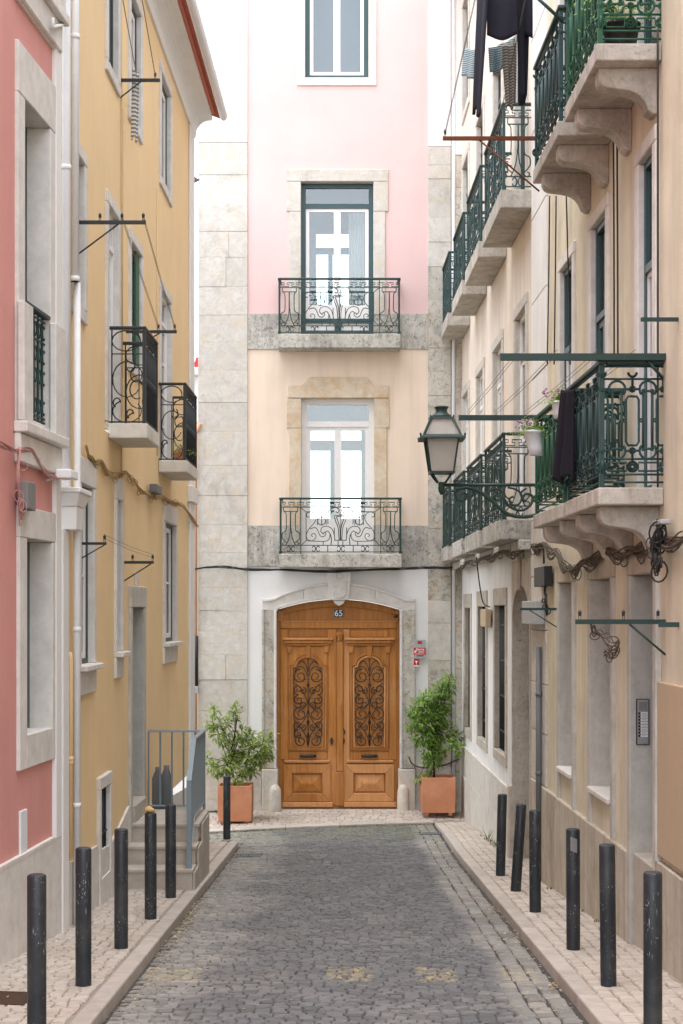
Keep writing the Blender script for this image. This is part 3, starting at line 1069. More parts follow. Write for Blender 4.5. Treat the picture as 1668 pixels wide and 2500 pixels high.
mb.box(ex(1103), ex(1200), -0.1, 0.0, ez(378), TOP); mb.box(ex(1101), ex(1113), -0.12, -0.05, -1.9, TOP)
mk('corner_strip', mb, M['white'], end, bevel=0.008)
mb = MB(fr_end); mb.tube([(ex(1107), 0.0, -1.6), (ex(1107), 0.0, TOP)], 0.033, 10); mk('downpipe', mb, M['pipe_white'], end)
mb = MB(fr_end); mb.box(ex(484), ex(1150), -4.3, -0.12, TOP + .002, TOP + 0.2); mk('roof', mb, M['tile'], end)
mb = MB(fr_end); mb.box(ex(484) + .01, ex(484) + 0.12, -4.2, -0.102, -1.9, TOP - .01); mb.box(ex(1112), ex(1150) - .01, -4.2, -0.102, -1.9, TOP - .01); mk('side_wall', mb, M['white_old'], end)

# rooms behind the two balcony doors, with a window in the back wall through which the sky shows
def back_room(zf, zc, holes, bars, n_back=-4.0):
    r = MB(fr_end)
    a, b_ = xl + .05, xr - .05
    r.wall(a, b_, zf, zc, n_back, holes, 0.15)
    r.quad((a, -0.22, zf), (b_, -0.22, zf), (b_, n_back, zf), (a, n_back, zf)); r.quad((a, -0.22, zc), (b_, -0.22, zc), (b_, n_back, zc), (a, n_back, zc))
    r.quad((a, -0.22, zf), (a, -0.22, zc), (a, n_back, zc), (a, n_back, zf)); r.quad((b_, -0.22, zf), (b_, -0.22, zc), (b_, n_back, zc), (b_, n_back, zf))
    o = mk('room', r, M['interior_room'], end)
    k = MB(fr_end)
    for q in bars: k.box(q[0], q[1], n_back - 0.08, n_back + 0.02, q[2], q[3])
    mk('rear_window_frame', k, M['interior_room'], o)
YB = 29.0
def bx(px): return (px - CX) * YB / F
def bz(py): return CZ + (HZ - py) * YB / F
back_room(wC[2], ez(880), [(bx(735), bx(882), bz(1330), bz(1050))], [(bx(735), bx(882), bz(1100), bz(1075)), (bx(806), bx(822), bz(1330), bz(1101))])
back_room(wB[2], ez(380), [(bx(772), bx(853), bz(745), bz(568))], [(bx(772), bx(853), bz(620), bz(605)), (bx(801), bx(813), bz(745), bz(621))])
c = MB(fr_end)
c.grid(lambda a, b_: Vector(fr_end(ex(852) + a * 0.27, -0.5 - 0.025 * math.sin(a * 40), ez(800) + b_ * (ez(500) - ez(800)))), 40, 2)
curt = mk('curtain_or_dim_room', c, M['curtain_or_dim_room'], end, solid=0.004)

# top window
window(end, fr_end, *wA, depth=0.10, frame='frame_green', sashm='frame_white', surround='lime_clean', sw=0.13, rows=1, interior='pane_reflection', glassm='glass', fw=0.075, room=0.6)
# middle balcony door: green frame, white leaves
wb = window(end, fr_end, *wB, depth=0.12, frame='frame_green', sashm='frame_white', surround='lime', sw=0.0, rows=1, interior='interior', glassm='glass', fw=0.075, transom=0.33, room=0, bottom_panel=0.36)
mb = MB(fr_end); mb.box(wB[0] + .076, wB[1] - .076, -0.16, -0.10, ez(786), ez(775)); mb.box(ex(817), ex(833), -0.158, -0.098, ez(812), ez(786)); mk('rail', mb, M['frame_green'], wb)
for (a, b_) in ((706, 735), (912, 941)):
    e = 700 if a == 706 else 912; e2 = 735 if a == 706 else 948
    mb = MB(fr_end); mb.box(ex(a), ex(b_), -0.16, 0.026, ez(768), ez(517)); mk('jamb', mb, M['lime'], wb, bevel=0.008)
    mb = MB(fr_end); mb.box(ex(e), ex(e2), -0.16, 0.028, ez(516.6), ez(444)); mk('jamb', mb, M['lime'], wb, bevel=0.008)
mb = MB(fr_end); mb.box(ex(700), ex(948), -0.16, 0.030, ez(443.6), ez(414)); mk('lintel', mb, M['lime'], wb, bevel=0.008)
# lower balcony door: white joinery, ochre stone with raised lintel
wc = window(end, fr_end, *wC, depth=0.12, frame='frame_white', surround='lime', sw=0.0, rows=1, glassm='glass', fw=0.09, transom=0.36, room=0, bottom_panel=0.42)
for (a, b_) in ((706, 736), (914, 945)):
    e = 700 if a == 706 else 914; e2 = 736 if a == 706 else 951
    mb = MB(fr_end); mb.box(ex(a), ex(b_), -0.16, 0.026, ez(1284), ez(1046)); mk('jamb', mb, M['lime_warm'], wc, bevel=0.008)
    mb = MB(fr_end); mb.box(ex(e), ex(e2), -0.16, 0.028, ez(1045.6), ez(973)); mk('jamb', mb, M['lime_warm'], wc, bevel=0.008)
    mb = MB(fr_end); mb.box(ex(a) + .01, ex(b_) - (.004 if a == 914 else 0.0), -0.16, 0.032, ez(1352), ez(1284.4)); mk('jamb', mb, M['lime_grey'], wc, bevel=0.008)
top = [(702, 972), (702, 942)] + [(735 + 6 * k, 942 - 21 * sstep(0, 1, k / 4)) for k in range(5)] + [(892 + 6 * k, 921 + 21 * sstep(0, 1, k / 4)) for k in range(5)] + [(950, 942), (950, 972)]
mb = MB(fr_end); mb.ext_n([(ex(a), ez(b_) ) for a, b_ in top], -0.16, 0.034); mk('lintel', mb, M['lime_warm'], wc, bevel=0.008)

bd = 0.40
SB = F / (YE - bd)
iron_balcony(end, fr_end, (679 - CX) / SB, (978 - CX) / SB, bd, CZ + (HZ - 849) / SB, CZ + (HZ - 815) / SB, 0.86, 'lime_grey', 'iron')
iron_balcony(end, fr_end, (682 - CX) / SB, (981 - CX) / SB, bd, CZ + (HZ - 1385) / SB, CZ + (HZ - 1352) / SB, 0.86, 'lime_grey', 'iron')

# --- door surround
def jambpts(s):                                       # s = -1 left, 1 right
    return None
xc = (DX0 + DX1) / 2
hw = (DX1 - DX0) / 2
def arch_z(x, zs, zc, h): return zs + (zc - zs) * (1 - ((x - xc) / h) ** 2)
# arch ring in five voussoirs
ext_l, ext_r = ex(640), ex(1014)
def outer_z(x):
    d = abs(x - xc); half = (ext_r - ext_l) / 2
    if d > half - 0.17: return ez(1462)
    t = d / (half - 0.17)
    return ez(1462) + (ez(1422) - ez(1462)) * (1 - t ** 2) + 0.0
cuts = [ext_l, ex(742), ex(808), ex(848), ex(916), ext_r]
for k in range(5):
    if k == 2: continue
    a, b_ = cuts[k] + .0015, cuts[k + 1] - .0015
    up = [(a + (b_ - a) * t / 12, outer_z(a + (b_ - a) * t / 12)) for t in range(13)]
    lo = [(x_, arch_z(x_, DZS, DZC, hw) if abs(x_ - xc) < hw else DZS) for x_, _ in up]
    if k == 0: lo = [q for q in lo if q[0] > DX0]; lo = [(a, DZS - .01), (DX0, DZS - .01)] + lo
    if k == 4: lo = [q for q in lo if q[0] < DX1]; lo = lo + [(DX1, DZS - .01), (b_, DZS - .01)]
    mb = MB(fr_end); mb.ext_n(up + lo[::-1], -0.24, 0.05)
    mk('voussoir', mb, M['lime_clean'], end, bevel=0.01, seg=2)
mb = MB(fr_end)                                        # raised outer moulding
mo = [(x_, outer_z(x_)) for x_ in [ext_l + (ext_r - ext_l) * t / 40 for t in range(41)]]
mb.ext_n(mo + [(q[0], q[1] - 0.045) for q in mo[::-1]], 0.0, 0.075); mk('arch_moulding', mb, M['lime_clean'], end, bevel=0.012, seg=2)
mb = MB(fr_end)
mi = [(DX0 + 2 * hw * t / 30, arch_z(DX0 + 2 * hw * t / 30, DZS, DZC, hw)) for t in range(31)]
mb.ext_n([(q[0], q[1] + 0.05) for q in mi] + mi[::-1], 0.0, 0.066); mk('arch_moulding', mb, M['lime_clean'], end, bevel=0.012, seg=2)
for s, (a, b_) in ((-1, (ext_l, DX0)), (1, (DX1, ext_r))):
    mb = MB(fr_end); mb.box(a, b_, -0.24, 0.042, ez(1876), DZS - .012); mk('jamb', mb, M['lime_lichen'], end, bevel=0.01)
    inn = (b_ - 0.045, b_) if s < 0 else (a, a + 0.045)
    mb = MB(fr_end); mb.box(inn[0], inn[1], 0.0425, 0.066, ez(1876), DZS - .012); mk('jamb_moulding', mb, M['lime_clean'], end, bevel=0.012, seg=2)
    ott = (a, a + 0.04) if s < 0 else (b_ - 0.04, b_)
    mb = MB(fr_end); mb.box(ott[0], ott[1], 0.0425, 0.062, ez(1876), DZS - .012); mk('jamb_moulding', mb, M['lime_lichen'], end, bevel=0.012, seg=2)
    pa, pb = (ex(640), DX0 + 0.02) if s < 0 else (DX1 - 0.02, ex(1014))
    mb = MB(fr_end); mb.box(pa, pb, -0.24, 0.085, -1.75, ez(1877)); mk('plinth_block', mb, M['lime'], end, bevel=0.015, seg=2)
    gx = ex(673) if s < 0 else ex(984)
    mb = MB(fr_end); mb.lathe(gx, 0.10, -1.7, [(0.105, 0), (0.10, 0.3), (0.092, 0.55), (0.08, 0.60), (0.05, 0.645), (0.01, 0.66)], 14); mk('guard_stone', mb, M['lime'], end)
mb = MB(fr_end); mb.box(ex(612), ex(640) - .004, -0.05, 0.05, -1.75, ez(1877)); mk('plinth_block', mb, M['lime'], end, bevel=0.012)
mb = MB(fr_end); mb.box(ex(1014) + .004, ex(1045) - .003, -0.05, 0.03, -1.75, ez(1869)); mk('plinth_block', mb, M['lime'], end, bevel=0.012)
mb = MB(fr_end); mb.ext_n([(ex(798), ez(1397)), (ex(858), ez(1397)), (ex(852), ez(1465)), (ex(804), ez(1465))], -0.2, 0.13)
key = mk('keystone', mb, M['lime_clean'], end, bevel=0.012, seg=2)
mb = MB(fr_end); mb.ext_n([(ex(813), ez(1465.5)), (ex(843), ez(1465.5)), (ex(838), ez(1474)), (ex(828), ez(1480)), (ex(818), ez(1474))], -0.02, 0.10); mk('pendant', mb, M['lime_clean'], key, bevel=0.01, seg=2)
sh = [(810, 1420), (816, 1418), (828, 1421), (840, 1418), (847, 1421), (844, 1432), (847, 1444), (843, 1456), (834, 1459), (828, 1462), (822, 1459), (813, 1456), (810, 1444), (812, 1432)]
mb = MB(fr_end); mb.ext_n([(ex(a), ez(b_)) for a, b_ in sh], 0.125, 0.150); mk('shield', mb, M['lime_clean'], key, bevel=0.008, seg=2)
for (cx_, cy_, r_) in ((828, 1407, 0.052), (818, 1433, 0.022), (819, 1447, 0.026)):
    mb = MB(fr_end); mb.tube([(ex(cx_) + r_ * math.cos(R(a)), 0.15 if cy_ > 1410 else 0.132, ez(cy_) + r_ * math.sin(R(a))) for a in range(0, 360, 30)], 0.010, 5, closed=True); mk('carving', mb, M['lime_clean'], key)

# --- the carved double door (one part, its boards and panels below it)
ND = -0.13                                              # plane of the door
mb = MB(fr_end)
mb.ext_n([(DX0 + .003, DZB), (DX1 - .003, DZB)] + [(q[0] - .003 if q[0] > xc else q[0] + .003, q[1] - .004) for q in mi[::-1]], ND - 0.06, ND)
door = mk('double_door', mb, M['wood'], end)
def dpart(name, mbx, mat='wood', bev=0.006, seg=1): return mk(name, mbx, M[mat], door, bevel=bev, seg=seg)
def dbox(name, x0, x1, y0, y1, n0, n1, mat='wood', bev=0.006):
    b = MB(fr_end); b.box(ex(x0), ex(x1), ND + n0, ND + n1, ez(y1), ez(y0)); return dpart(name, b, mat, bev)
dbox('transom_rail', 684, 969, 1518, 1534, .001, .03); dbox('transom_bead', 684, 969, 1515.5, 1518.5, .001, .045, 'wood_pale')
dbox('transom_stile', 678, 692, 1491, 1517, .001, .028); dbox('transom_stile', 961, 974, 1491, 1517, .001, .028)
mb = MB(fr_end)
ar = [(ex(692) + (ex(961) - ex(692)) * t / 24, arch_z(ex(692) + (ex(961) - ex(692)) * t / 24, ez(1503), ez(1480), hw)) for t in range(25)]
ao = [(q[0], min(arch_z(q[0], DZS, DZC, hw) - .006, q[1] + 0.11)) for q in ar]
mb.ext_n(ao + ar[::-1], ND + .001, ND + .026); dpart('arched_rail', mb, 'wood')
mb = MB(fr_end); mb.tube([(q[0], ND + .024, q[1]) for q in ar], 0.009, 6); dpart('arched_bead', mb, 'wood', 0)
# centre post with little capital
dbox('centre_post', 822, 838, 1566, 1885, .001, .055); dbox('centre_post', 820, 839, 1886, 1968, .001, .07)
mb = MB(fr_end); mb.lathe(ex(830), -ND * 0 + ND + 0.05, ez(1566), [(0.035, 0), (0.045, .02), (0.04, .06), (0.055, .09), (0.07, .12), (0.055, .14), (0.025, .16)], 12, 1, .6); dpart('capital', mb, 'wood', 0)

def scroll(mb, cx, cy, r, a0, turns, s, n=18, rad=0.0085):
    q = []
    for k in range(n + 1):
        t = k / n
        a = a0 + s * turns * 360 * t
        rr = r * (1 - 0.78 * t)
        q.append((ex(cx) + rr * math.cos(R(a)), ND + 0.035, ez(cy) + rr * math.sin(R(a))))
    mb.tube(q, [rad * (1.1 - 0.3 * k / n) for k in range(n + 1)], 5)

for (lx, fx0, fx1, px0, px1) in ((752, 704, 800, 692, 808), (902.5, 855, 950, 843, 963)):
    # outer stiles and rails of the leaf
    s0, s1 = (684, 703) if lx < 800 else (951, 969)
    dbox('stile', s0, s1, 1537, 1856, .001, .022)
    s0, s1 = (801, 821.5) if lx < 800 else (838.5, 854)
    dbox('stile', s0, s1, 1537, 1966, .001, .024, 'wood' if lx < 800 else 'wood_pale')
    dbox('top_panel', fx0 + 1, fx1 - 1, 1540, 1556, .001, .012)
    # cornice, three steps
    for j, (e, y0, y1, n1) in enumerate(((0, 1557, 1563, .12), (4, 1563.5, 1571, .095), (9, 1571.5, 1577, .065))):
        dbox('cornice', lx - 62 + e, lx + 62 - e, y0, y1, .001, n1, 'wood_pale' if j == 0 else 'wood', 0.008)
    for q in (-45, 0, 45):
        b = MB(fr_end); h_ = 17 if q else 30
        b.ext_n([(ex(lx + q - 7), ez(1577.5)), (ex(lx + q + 7), ez(1577.5)), (ex(lx + q + 4.5), ez(1577 + h_)), (ex(lx + q - 4.5), ez(1577 + h_))], ND + .012, ND + 0.062)
        dpart('bracket', b)
    # spandrel panel with arched opening, moulding, grille, backing
    g0, g1 = lx - 38, lx + 38
    shoulder = 1622
    ao_ = [(g0 - 8, shoulder + 2), (g0 + 2, shoulder + 2)] + [(lx + 30 * math.cos(R(a)), 1622 - 22 * math.sin(R(a))) for a in range(180, -1, -15)] + [(g1 - 2, shoulder + 2), (g1 + 8, shoulder + 2)]
    sp = [(fx0, 1580), (fx1, 1580), (fx1, 1834), (fx0, 1834)]
    frame_out = [(ex(fx0), ez(1834)), (ex(fx0), ez(1579)), (ex(fx1), ez(1579)), (ex(fx1), ez(1834))]
    inner = [(ex(g1), ez(1825)), (ex(g1), ez(1630))] + [(ex(lx + 29 * math.cos(R(a))), ez(1628 - 24 * math.sin(R(a)))) for a in range(0, 181, 15)] + [(ex(g0), ez(1630)), (ex(g0), ez(1825))]
    b = MB(fr_end); b.ext_n(frame_out + [(ex(lx) + .0004, ez(1834)), (ex(lx) + .0004, ez(1825))] + inner + [(ex(lx) - .0004, ez(1825)), (ex(lx) - .0004, ez(1834))], ND + .001, ND + .03)
    dpart('grille_surround', b, 'wood', 0)
    loop = [(ex(g1), ND + .032, ez(1825)), (ex(g1), ND + .032, ez(1630))] + [(ex(lx + 29 * math.cos(R(a))), ND + .032, ez(1628 - 24 * math.sin(R(a)))) for a in range(0, 181, 12)] + [(ex(g0), ND + .032, ez(1630)), (ex(g0), ND + .032, ez(1825))]
    b = MB(fr_end); b.tube(loop, 0.016, 6, closed=True); dpart('moulding', b, 'wood_pale' if lx > 800 else 'wood', 0)
    loop2 = [(ex(lx) + (q[0] - ex(lx)) * 1.17, ND + .034, ez(1720) + (q[2] - ez(1720)) * 1.055) for q in loop]
    b = MB(fr_end); b.tube(loop2, 0.013, 6, closed=True); dpart('moulding', b, 'wood', 0)
    # boards behind the ironwork
    for k in range(8):
        y0 = 1606 + k * 27.4
        dbox('backing_board', g0 + (8 if k == 0 else 0), g1 - (8 if k == 0 else 0), y0, y0 + 26.8, .0015, .008, 'wood', 0)
    # wrought-iron tracery
    b = MB(fr_end)
    b.tube([(ex(lx), ND + .035, ez(1606)), (ex(lx), ND + .035, ez(1824))], 0.008, 6)
    for s in (-1, 1):
        for (dx, dy, r_, a0, tn, sg) in ((19, 1652, .118, 90, 1.5, -1), (24, 1684, .085, 270, 1.3, 1), (12, 1688, .06, 90, 1.2, 1), (23, 1710, .085, 90, 1.3, -1), (11, 1722, .06, 270, 1.2, 1), (19, 1744, .118, 90, 1.5, -1),
                                         (25, 1772, .08, 270, 1.2, 1), (12, 1778, .055, 90, 1.2, 1), (24, 1794, .075, 90, 1.2, -1), (18, 1810, .10, 90, 1.5, -1)):
            scroll(b, lx + s * dx, dy, r_, a0 if s > 0 else 180 - a0, tn, sg * s)
        b.tube([(ex(lx + s * x_), ND + .035, ez(y_)) for x_, y_ in spline([(2, 1650), (10, 1632), (22, 1628), (32, 1640)], 4)], 0.007, 5)
        b.tube([(ex(lx + s * x_), ND + .035, ez(y_)) for x_, y_ in spline([(1, 1640), (6, 1622), (16, 1614), (24, 1622)], 4)], 0.007, 5)
        b.tube([(ex(lx + s * x_), ND + .035, ez(y_)) for x_, y_ in spline([(36, 1668), (22, 1676), (10, 1694), (2, 1716), (16, 1732), (34, 1722)], 4)], 0.007, 5)
        b.tube([(ex(lx + s * x_), ND + .035, ez(y_)) for x_, y_ in spline([(36, 1786), (22, 1774), (8, 1756), (1, 1736)], 4)], 0.007, 5)
        b.tube([(ex(lx + s * x_), ND + .035, ez(y_)) for x_, y_ in spline([(36, 1755), (20, 1776), (6, 1796), (1, 1820)], 4)], 0.007, 5)
    for y_ in (1673, 1764, 1797):
        b.lathe(ex(lx), ND + .03, ez(y_), [(0.004, -.05), (0.02, -.02), (0.026, 0), (0.02, .02), (0.004, .05)], 8, 1, .4)
    for y_ in (1660, 1706, 1752, 1800):
        b.tube([(ex(g0), ND + .022, ez(y_)), (ex(g1), ND + .022, ez(y_))], 0.003, 4)
    dpart('iron_grille', b, 'door_iron', 0)
    # ledge, letter bar, lower panel
    dbox('lock_rail', fx0, fx1, 1836, 1855, .001, .010)
    dbox('ledge', px0 + 2, px1 - 2, 1856.5, 1864, .001, .06, 'wood_pale', 0.01)
    b = MB(fr_end); b.tube([(ex(lx + q), ND + nn, ez(1847)) for q, nn in ((-19, .02), (-18, .05), (-10, .06), (10, .06), (18, .05), (19, .02))], [.012, .022, .026, .026, .022, .012], 8); dpart('pull_handle', b, 'black', 0)
    pm_ = 'wood' if lx < 800 else 'wood_pale'
    X0, X1, Y0, Y1 = px0, px1, 1867, 1959
    i0, i1, j0, j1 = px0 + 21, px1 - 21, 1889, 1938
    for q in ([(X0, Y0), (X1, Y0), (i1, j0), (i0, j0)], [(X0, Y1), (X1, Y1), (i1, j1), (i0, j1)], [(X0, Y0 + .3), (i0 - .3, j0), (i0 - .3, j1), (X0, Y1 - .3)], [(X1, Y0 + .3), (i1 + .3, j0), (i1 + .3, j1), (X1, Y1 - .3)]):
        b = MB(fr_end); b.ext_n([(ex(a), ez(c_)) for a, c_ in q], ND + .001, ND + .050); dpart('panel_board', b, pm_, 0.006)
    b = MB(fr_end); cxp, cyp = (i0 + i1) / 2, (j0 + j1) / 2
    a0 = [b.p(ex(x_), ND + .012, ez(y_)) for x_, y_ in ((i0 + 4, j1 - 4), (i1 - 4, j1 - 4), (i1 - 4, j0 + 4), (i0 + 4, j0 + 4))]
    a1 = [b.p(ex(x_), ND + .045, ez(y_)) for x_, y_ in ((cxp - 16, cyp + 3), (cxp + 16, cyp + 3), (cxp + 16, cyp - 1), (cxp - 16, cyp - 1))]
    b._ext(a0, a1); dpart('raised_panel', b, pm_, 0)
    dbox('kick_board', px0 - 3, px1 + 4, 1960, 1971.5, .001, .07, 'wood_pale', 0.008)
for x_, y_ in ((810, 1810), (838, 1810)):
    b = MB(fr_end); b.ext_n([(ex(x_ + q), ez(y_ + w_)) for q, w_ in ((0, -10), (3, -5), (4.5, 0), (3, 5), (0, 11), (-3, 5), (-4.5, 0), (-3, -5))], ND + .024, ND + .05); dpart('escutcheon', b, 'door_iron', 0.004)
b = MB(fr_end); b.tube([(ex(838 + q), ND + .045, ez(1787 + w_)) for q, w_ in ((0, -8), (3, -3), (4.5, 2), (3, 6), (0, 7), (-3, 6), (-4.5, 2), (-3, -3))], 0.008, 6, closed=True); dpart('knocker', b, 'door_iron', 0)
mb = MB(fr_end); mb.box(DX0 - .02, DX1 + .02, -0.5, 0.12, -1.9, DZB - .006); mk('threshold', mb, M['lime'], end)


# ================================================================== PINK HOUSE (left, near)
pink = thing('townhouse', 'salmon pink house with pale stone window surrounds at the left edge', 'building', (-2.25, 11, -0.7))
P1 = (pinkY(53), pinkY(115), 3.12, 1.76 + (1488 - 314) * pinkY(116) / F)
P2 = (pinkY(58), pinkY(121), zpx(1785, pinkY(90)), zpx(1322, pinkY(110)))
P3 = (P1[0], P1[1], 6.35, 8.6)
PE = pinkY(140)
hs = [(pinkY(38), pinkY(133), 2.83, P1[3] + 0.36), (pinkY(42), pinkY(134), P2[2] - 0.24, P2[3] + 0.22), (pinkY(36), pinkY(127), 6.0, 9.0)]
mb = MB(fr_pink); mb.wall(3.0, pinkY(127), -0.15, 9.6, 0, hs); mk('wall', mb, M['pink'], pink)
mb = MB(fr_pink); mb.wall(3.0, pinkY(152) - .002, -1.4, 0.02, 0.03, [], 0.1); mb.box(3.0, pinkY(124), 0.0, 0.034, 0.0205, 0.045)
# the plinth follows the street
o = mk('plinth', mb, M['lime_clean'], pink)
for (w_, z_bot, z_top, ub, ue, nm) in ((P1, 2.85, P1[3] + 0.36, pinkY(36), pinkY(129), 0), (P2, P2[2] - 0.24, P2[3] + 0.22, pinkY(40), pinkY(135), 1), (P3, 6.0, 9.0, pinkY(34), pinkY(129), 2)):
    u0, u1, z0, z1 = w_
    mb = MB(fr_pink)
    d = 0.15
    mb.box(u0, u0 + 0.05, -d - .06, -d, z0, z1); mb.box(u1 - 0.11, u1, -d - .06, -d, z0, z1); mb.box(u0 + .05, u1 - .06, -d - .06, -d, z1 - .06, z1)
    mb.box((u0 + u1) / 2 - .03, (u0 + u1) / 2 + .03, -d - .05, -d + .01, z0, z1 - .06)
    w = mk('window', mb, M['frame_green'], pink)
    for a, b_ in ((u0 + .05, (u0 + u1) / 2 - .03), ((u0 + u1) / 2 + .03, u1 - .06)):
        g = MB(fr_pink); g.box(a, b_, -d - .03, -d - .025, z0, z1 - .06); mk('pane', g, M['glass_dim'], w)
    i = MB(fr_pink); i.box(u0, u1, -d - .5, -d - .4, z0, z1); mk('curtain_or_dim_room', i, M['interior'], w)  # added backing board, the dimness of the room put into its colour
    for a, b_ in ((ub, u0), (u1, ue)):
        j = MB(fr_pink); j.box(a, b_, -d - .08, 0.025, z_bot, z1); mk('jamb', j, M['lime_clean'], w, bevel=.006)
    j = MB(fr_pink); j.box(ub, ue, -d - .08, 0.028, z1 + .001, z_top); mk('lintel', j, M['lime_clean'], w, bevel=.006)
    j = MB(fr_pink); j.box(u0 + .001, u1 - .001, -d - .08, 0.024, z_bot, z0); mk('sill', j, M['lime_clean'], w, bevel=.006)
    if nm != 1:                                        # pedestals and ledge of the shallow balcony
        zl = z0
        for a, b_ in ((ub - .03, u0 + .03), (u1 - .03, ue + 0.10)):
            j = MB(fr_pink); j.box(a, b_, 0.0255, 0.075, zl - .05, zl + .78); mk('pedestal', j, M['lime_clean'], w, bevel=.008)
        j = MB(fr_pink); j.box(ub - .04, ue + 0.12, 0.0, 0.10, zl - .13, zl - .051); mk('ledge', j, M['lime_clean'], w, bevel=.012, seg=2)
        j = MB(fr_pink); j.box(ub - .03, ue + 0.10, 0.0, 0.05, zl - .34, zl - .131); mk('apron', j, M['lime_clean'], w, bevel=.01)
        # cast guard set in the opening
        r = MB(fr_pink); n_ = -0.02
        zt = zl + 0.80
        k = 0
        u = u0 + 0.05
        while u < u1:
            r.tube([(u, n_, zl + .02), (u, n_, zt)], 0.008, 4)
            uu = u + 0.05
            for zc_ in (zt - .10, zt - .28, zl + .36, zl + .14):
                r.tube([(uu + .035 * math.cos(R(a)), n_, zc_ + .05 * math.sin(R(a))) for a in range(0, 360, 45)], 0.007, 4, closed=True)
            u += 0.11
        for zz in (zl + .03, zl + .06, zt - .18, zt - .02): r.tube([(u0, n_, zz), (u1, n_, zz)], 0.009, 4)
        mk('balustrade', r, M['iron_teal'], w)
        r = MB(fr_pink); r.box(u0 + .002, u1 - .01, -0.03, 0.03, zt, zt + .03); mk('handrail', r, M['iron_teal'], w, bevel=.006)
mb = MB(fr_pink)                                       # white painted corner strip
mb.box(pinkY(127) + .001, PE, -0.3, 0.032, 0.021, 9.6)
mk('corner_strip', mb, M['white'], pink, bevel=.008)
mb = MB(fr_pink); mb.box(PE + .001, PE + .02, -0.3, 0.0, -1.0, 9.6); mk('side_wall', mb, M['white'], pink)
mb = MB(fr_pink); mb.box(pinkY(45), pinkY(61), 0.0, 0.018, zpx(2108, pinkY(52)), zpx(1978, pinkY(52))); mdoor = mk('meter_door', mb, M['pipe_white'], pink, bevel=.004)
mb = MB(fr_pink); mb.box(pinkY(56), pinkY(59), 0.0182, 0.022, zpx(2100, pinkY(57)), zpx(2093, pinkY(57))); mk('lock', mb, M['black'], mdoor)
mb = MB(fr_pink); mb.box(3.0, PE, -0.4, 0.2, 9.601, 9.9); mk('cornice', mb, M['lime_clean'], pink)

# ================================================================== YELLOW HOUSE
yel = thing('townhouse', 'long ochre yellow house on the left with white eaves and small balconies', 'building', (-2.1, 16, -1.0))
YU0, YU1 = 12.10, 21.40
YW = {
    'T1': (yelY(261), yelY(285), 6.76, 7.97), 'T2': (yelY(316), yelY(341), 6.76, 7.97), 'T3': (yelY(391), yelY(414), 6.76, 7.97),
    'M0': (12.55, yelY(202), 4.25, 5.46), 'M1': (yelY(261), yelY(285), 3.47, 5.46), 'M2': (yelY(317), yelY(342), 4.25, 5.46), 'M3': (yelY(391), yelY(414), 3.47, 5.46),
    'G1': (yelY(193), yelY(224), 1.30, 2.80), 'G2': (yelY(283), yelY(293), 1.36, 2.80), 'G3': (yelY(400), yelY(427), 1.37, 2.80),
}
hs = []
for k, (a, b_, c_, d_) in YW.items():
    hs.append(hole(a, b_, c_, d_, 0.11, 0.2 if k[0] == 'G' else 0.11, 0.25 if k[0] == 'G' else 0.11))
DY = (yelY(318), yelY(346), -0.21, 1.78)
hs.append((DY[0] - .08, DY[1] + .10, -0.4, 1.97))
BW = (yelY(240), yelY(262), -0.62, 0.17)
hs.append((BW[0] - .06, BW[1] + .06, -0.72, 0.27))
mb = MB(fr_yel); mb.wall(YU0, YU1 - 0.10, -0.45, 8.30, 0, hs); mk('wall', mb, M['yellow'], yel)
mb = MB(fr_yel)
pts = [(YU0, -1.5), (YU0, -.24), (13.6, -.30), (13.62, -.36), (14.3, -.40), (14.9, -.30), (15.4, -.20), (15.52, -.2), (15.52, -1.9)]
mb.ext_n(pts, -0.02, 0.022)
mb.ext_n([(16.56, -1.9), (16.56, -.32), (17.6, -.44), (20.0, -.56), (YU1 - .1, -.62), (YU1 - .1, -1.9)], -0.02, 0.022)
mk('plinth', mb, M['lime_clean'], yel)
for k, (a, b_, c_, d_) in YW.items():
    kw = dict(depth=0.032, surround='lime_clean', sw=0.11, glassm='glass_dim', rows=2 if k[0] != 'G' else 2, fw=0.045)
    if k in ('T1', 'T2', 'T3'): kw.update(frame='frame_dark', sashm='frame_white' if k != 'T1' else 'frame_dark', rows=1)
    if k in ('M1', 'M3'): kw.update(frame='frame_white', rows=4, transom=0.30, sill=False)
    if k in ('M0', 'M2'): kw.update(frame='frame_dark', sashm='frame_white', rows=2)
    if k[0] == 'G': kw.update(frame='frame_dark', sashm='frame_white', sill='slab', apron=0.25, lintel_h=0.22, sill_proud=0.09)
    if k == 'G2': kw.update(cols=1, rows=1, sashm='frame_dark')
    w = window(yel, fr_yel, a, b_, c_, d_, **kw)
    if k in ('M1', 'M3'): pass
    if k == 'M2':                                      # green shutter folded inside the reveal
        s = MB(fr_yel); s.box(b_ - .25, b_ - .002, -0.031, -0.006, c_, d_); mk('shutter', s, M['iron_green'], w, bevel=.004)
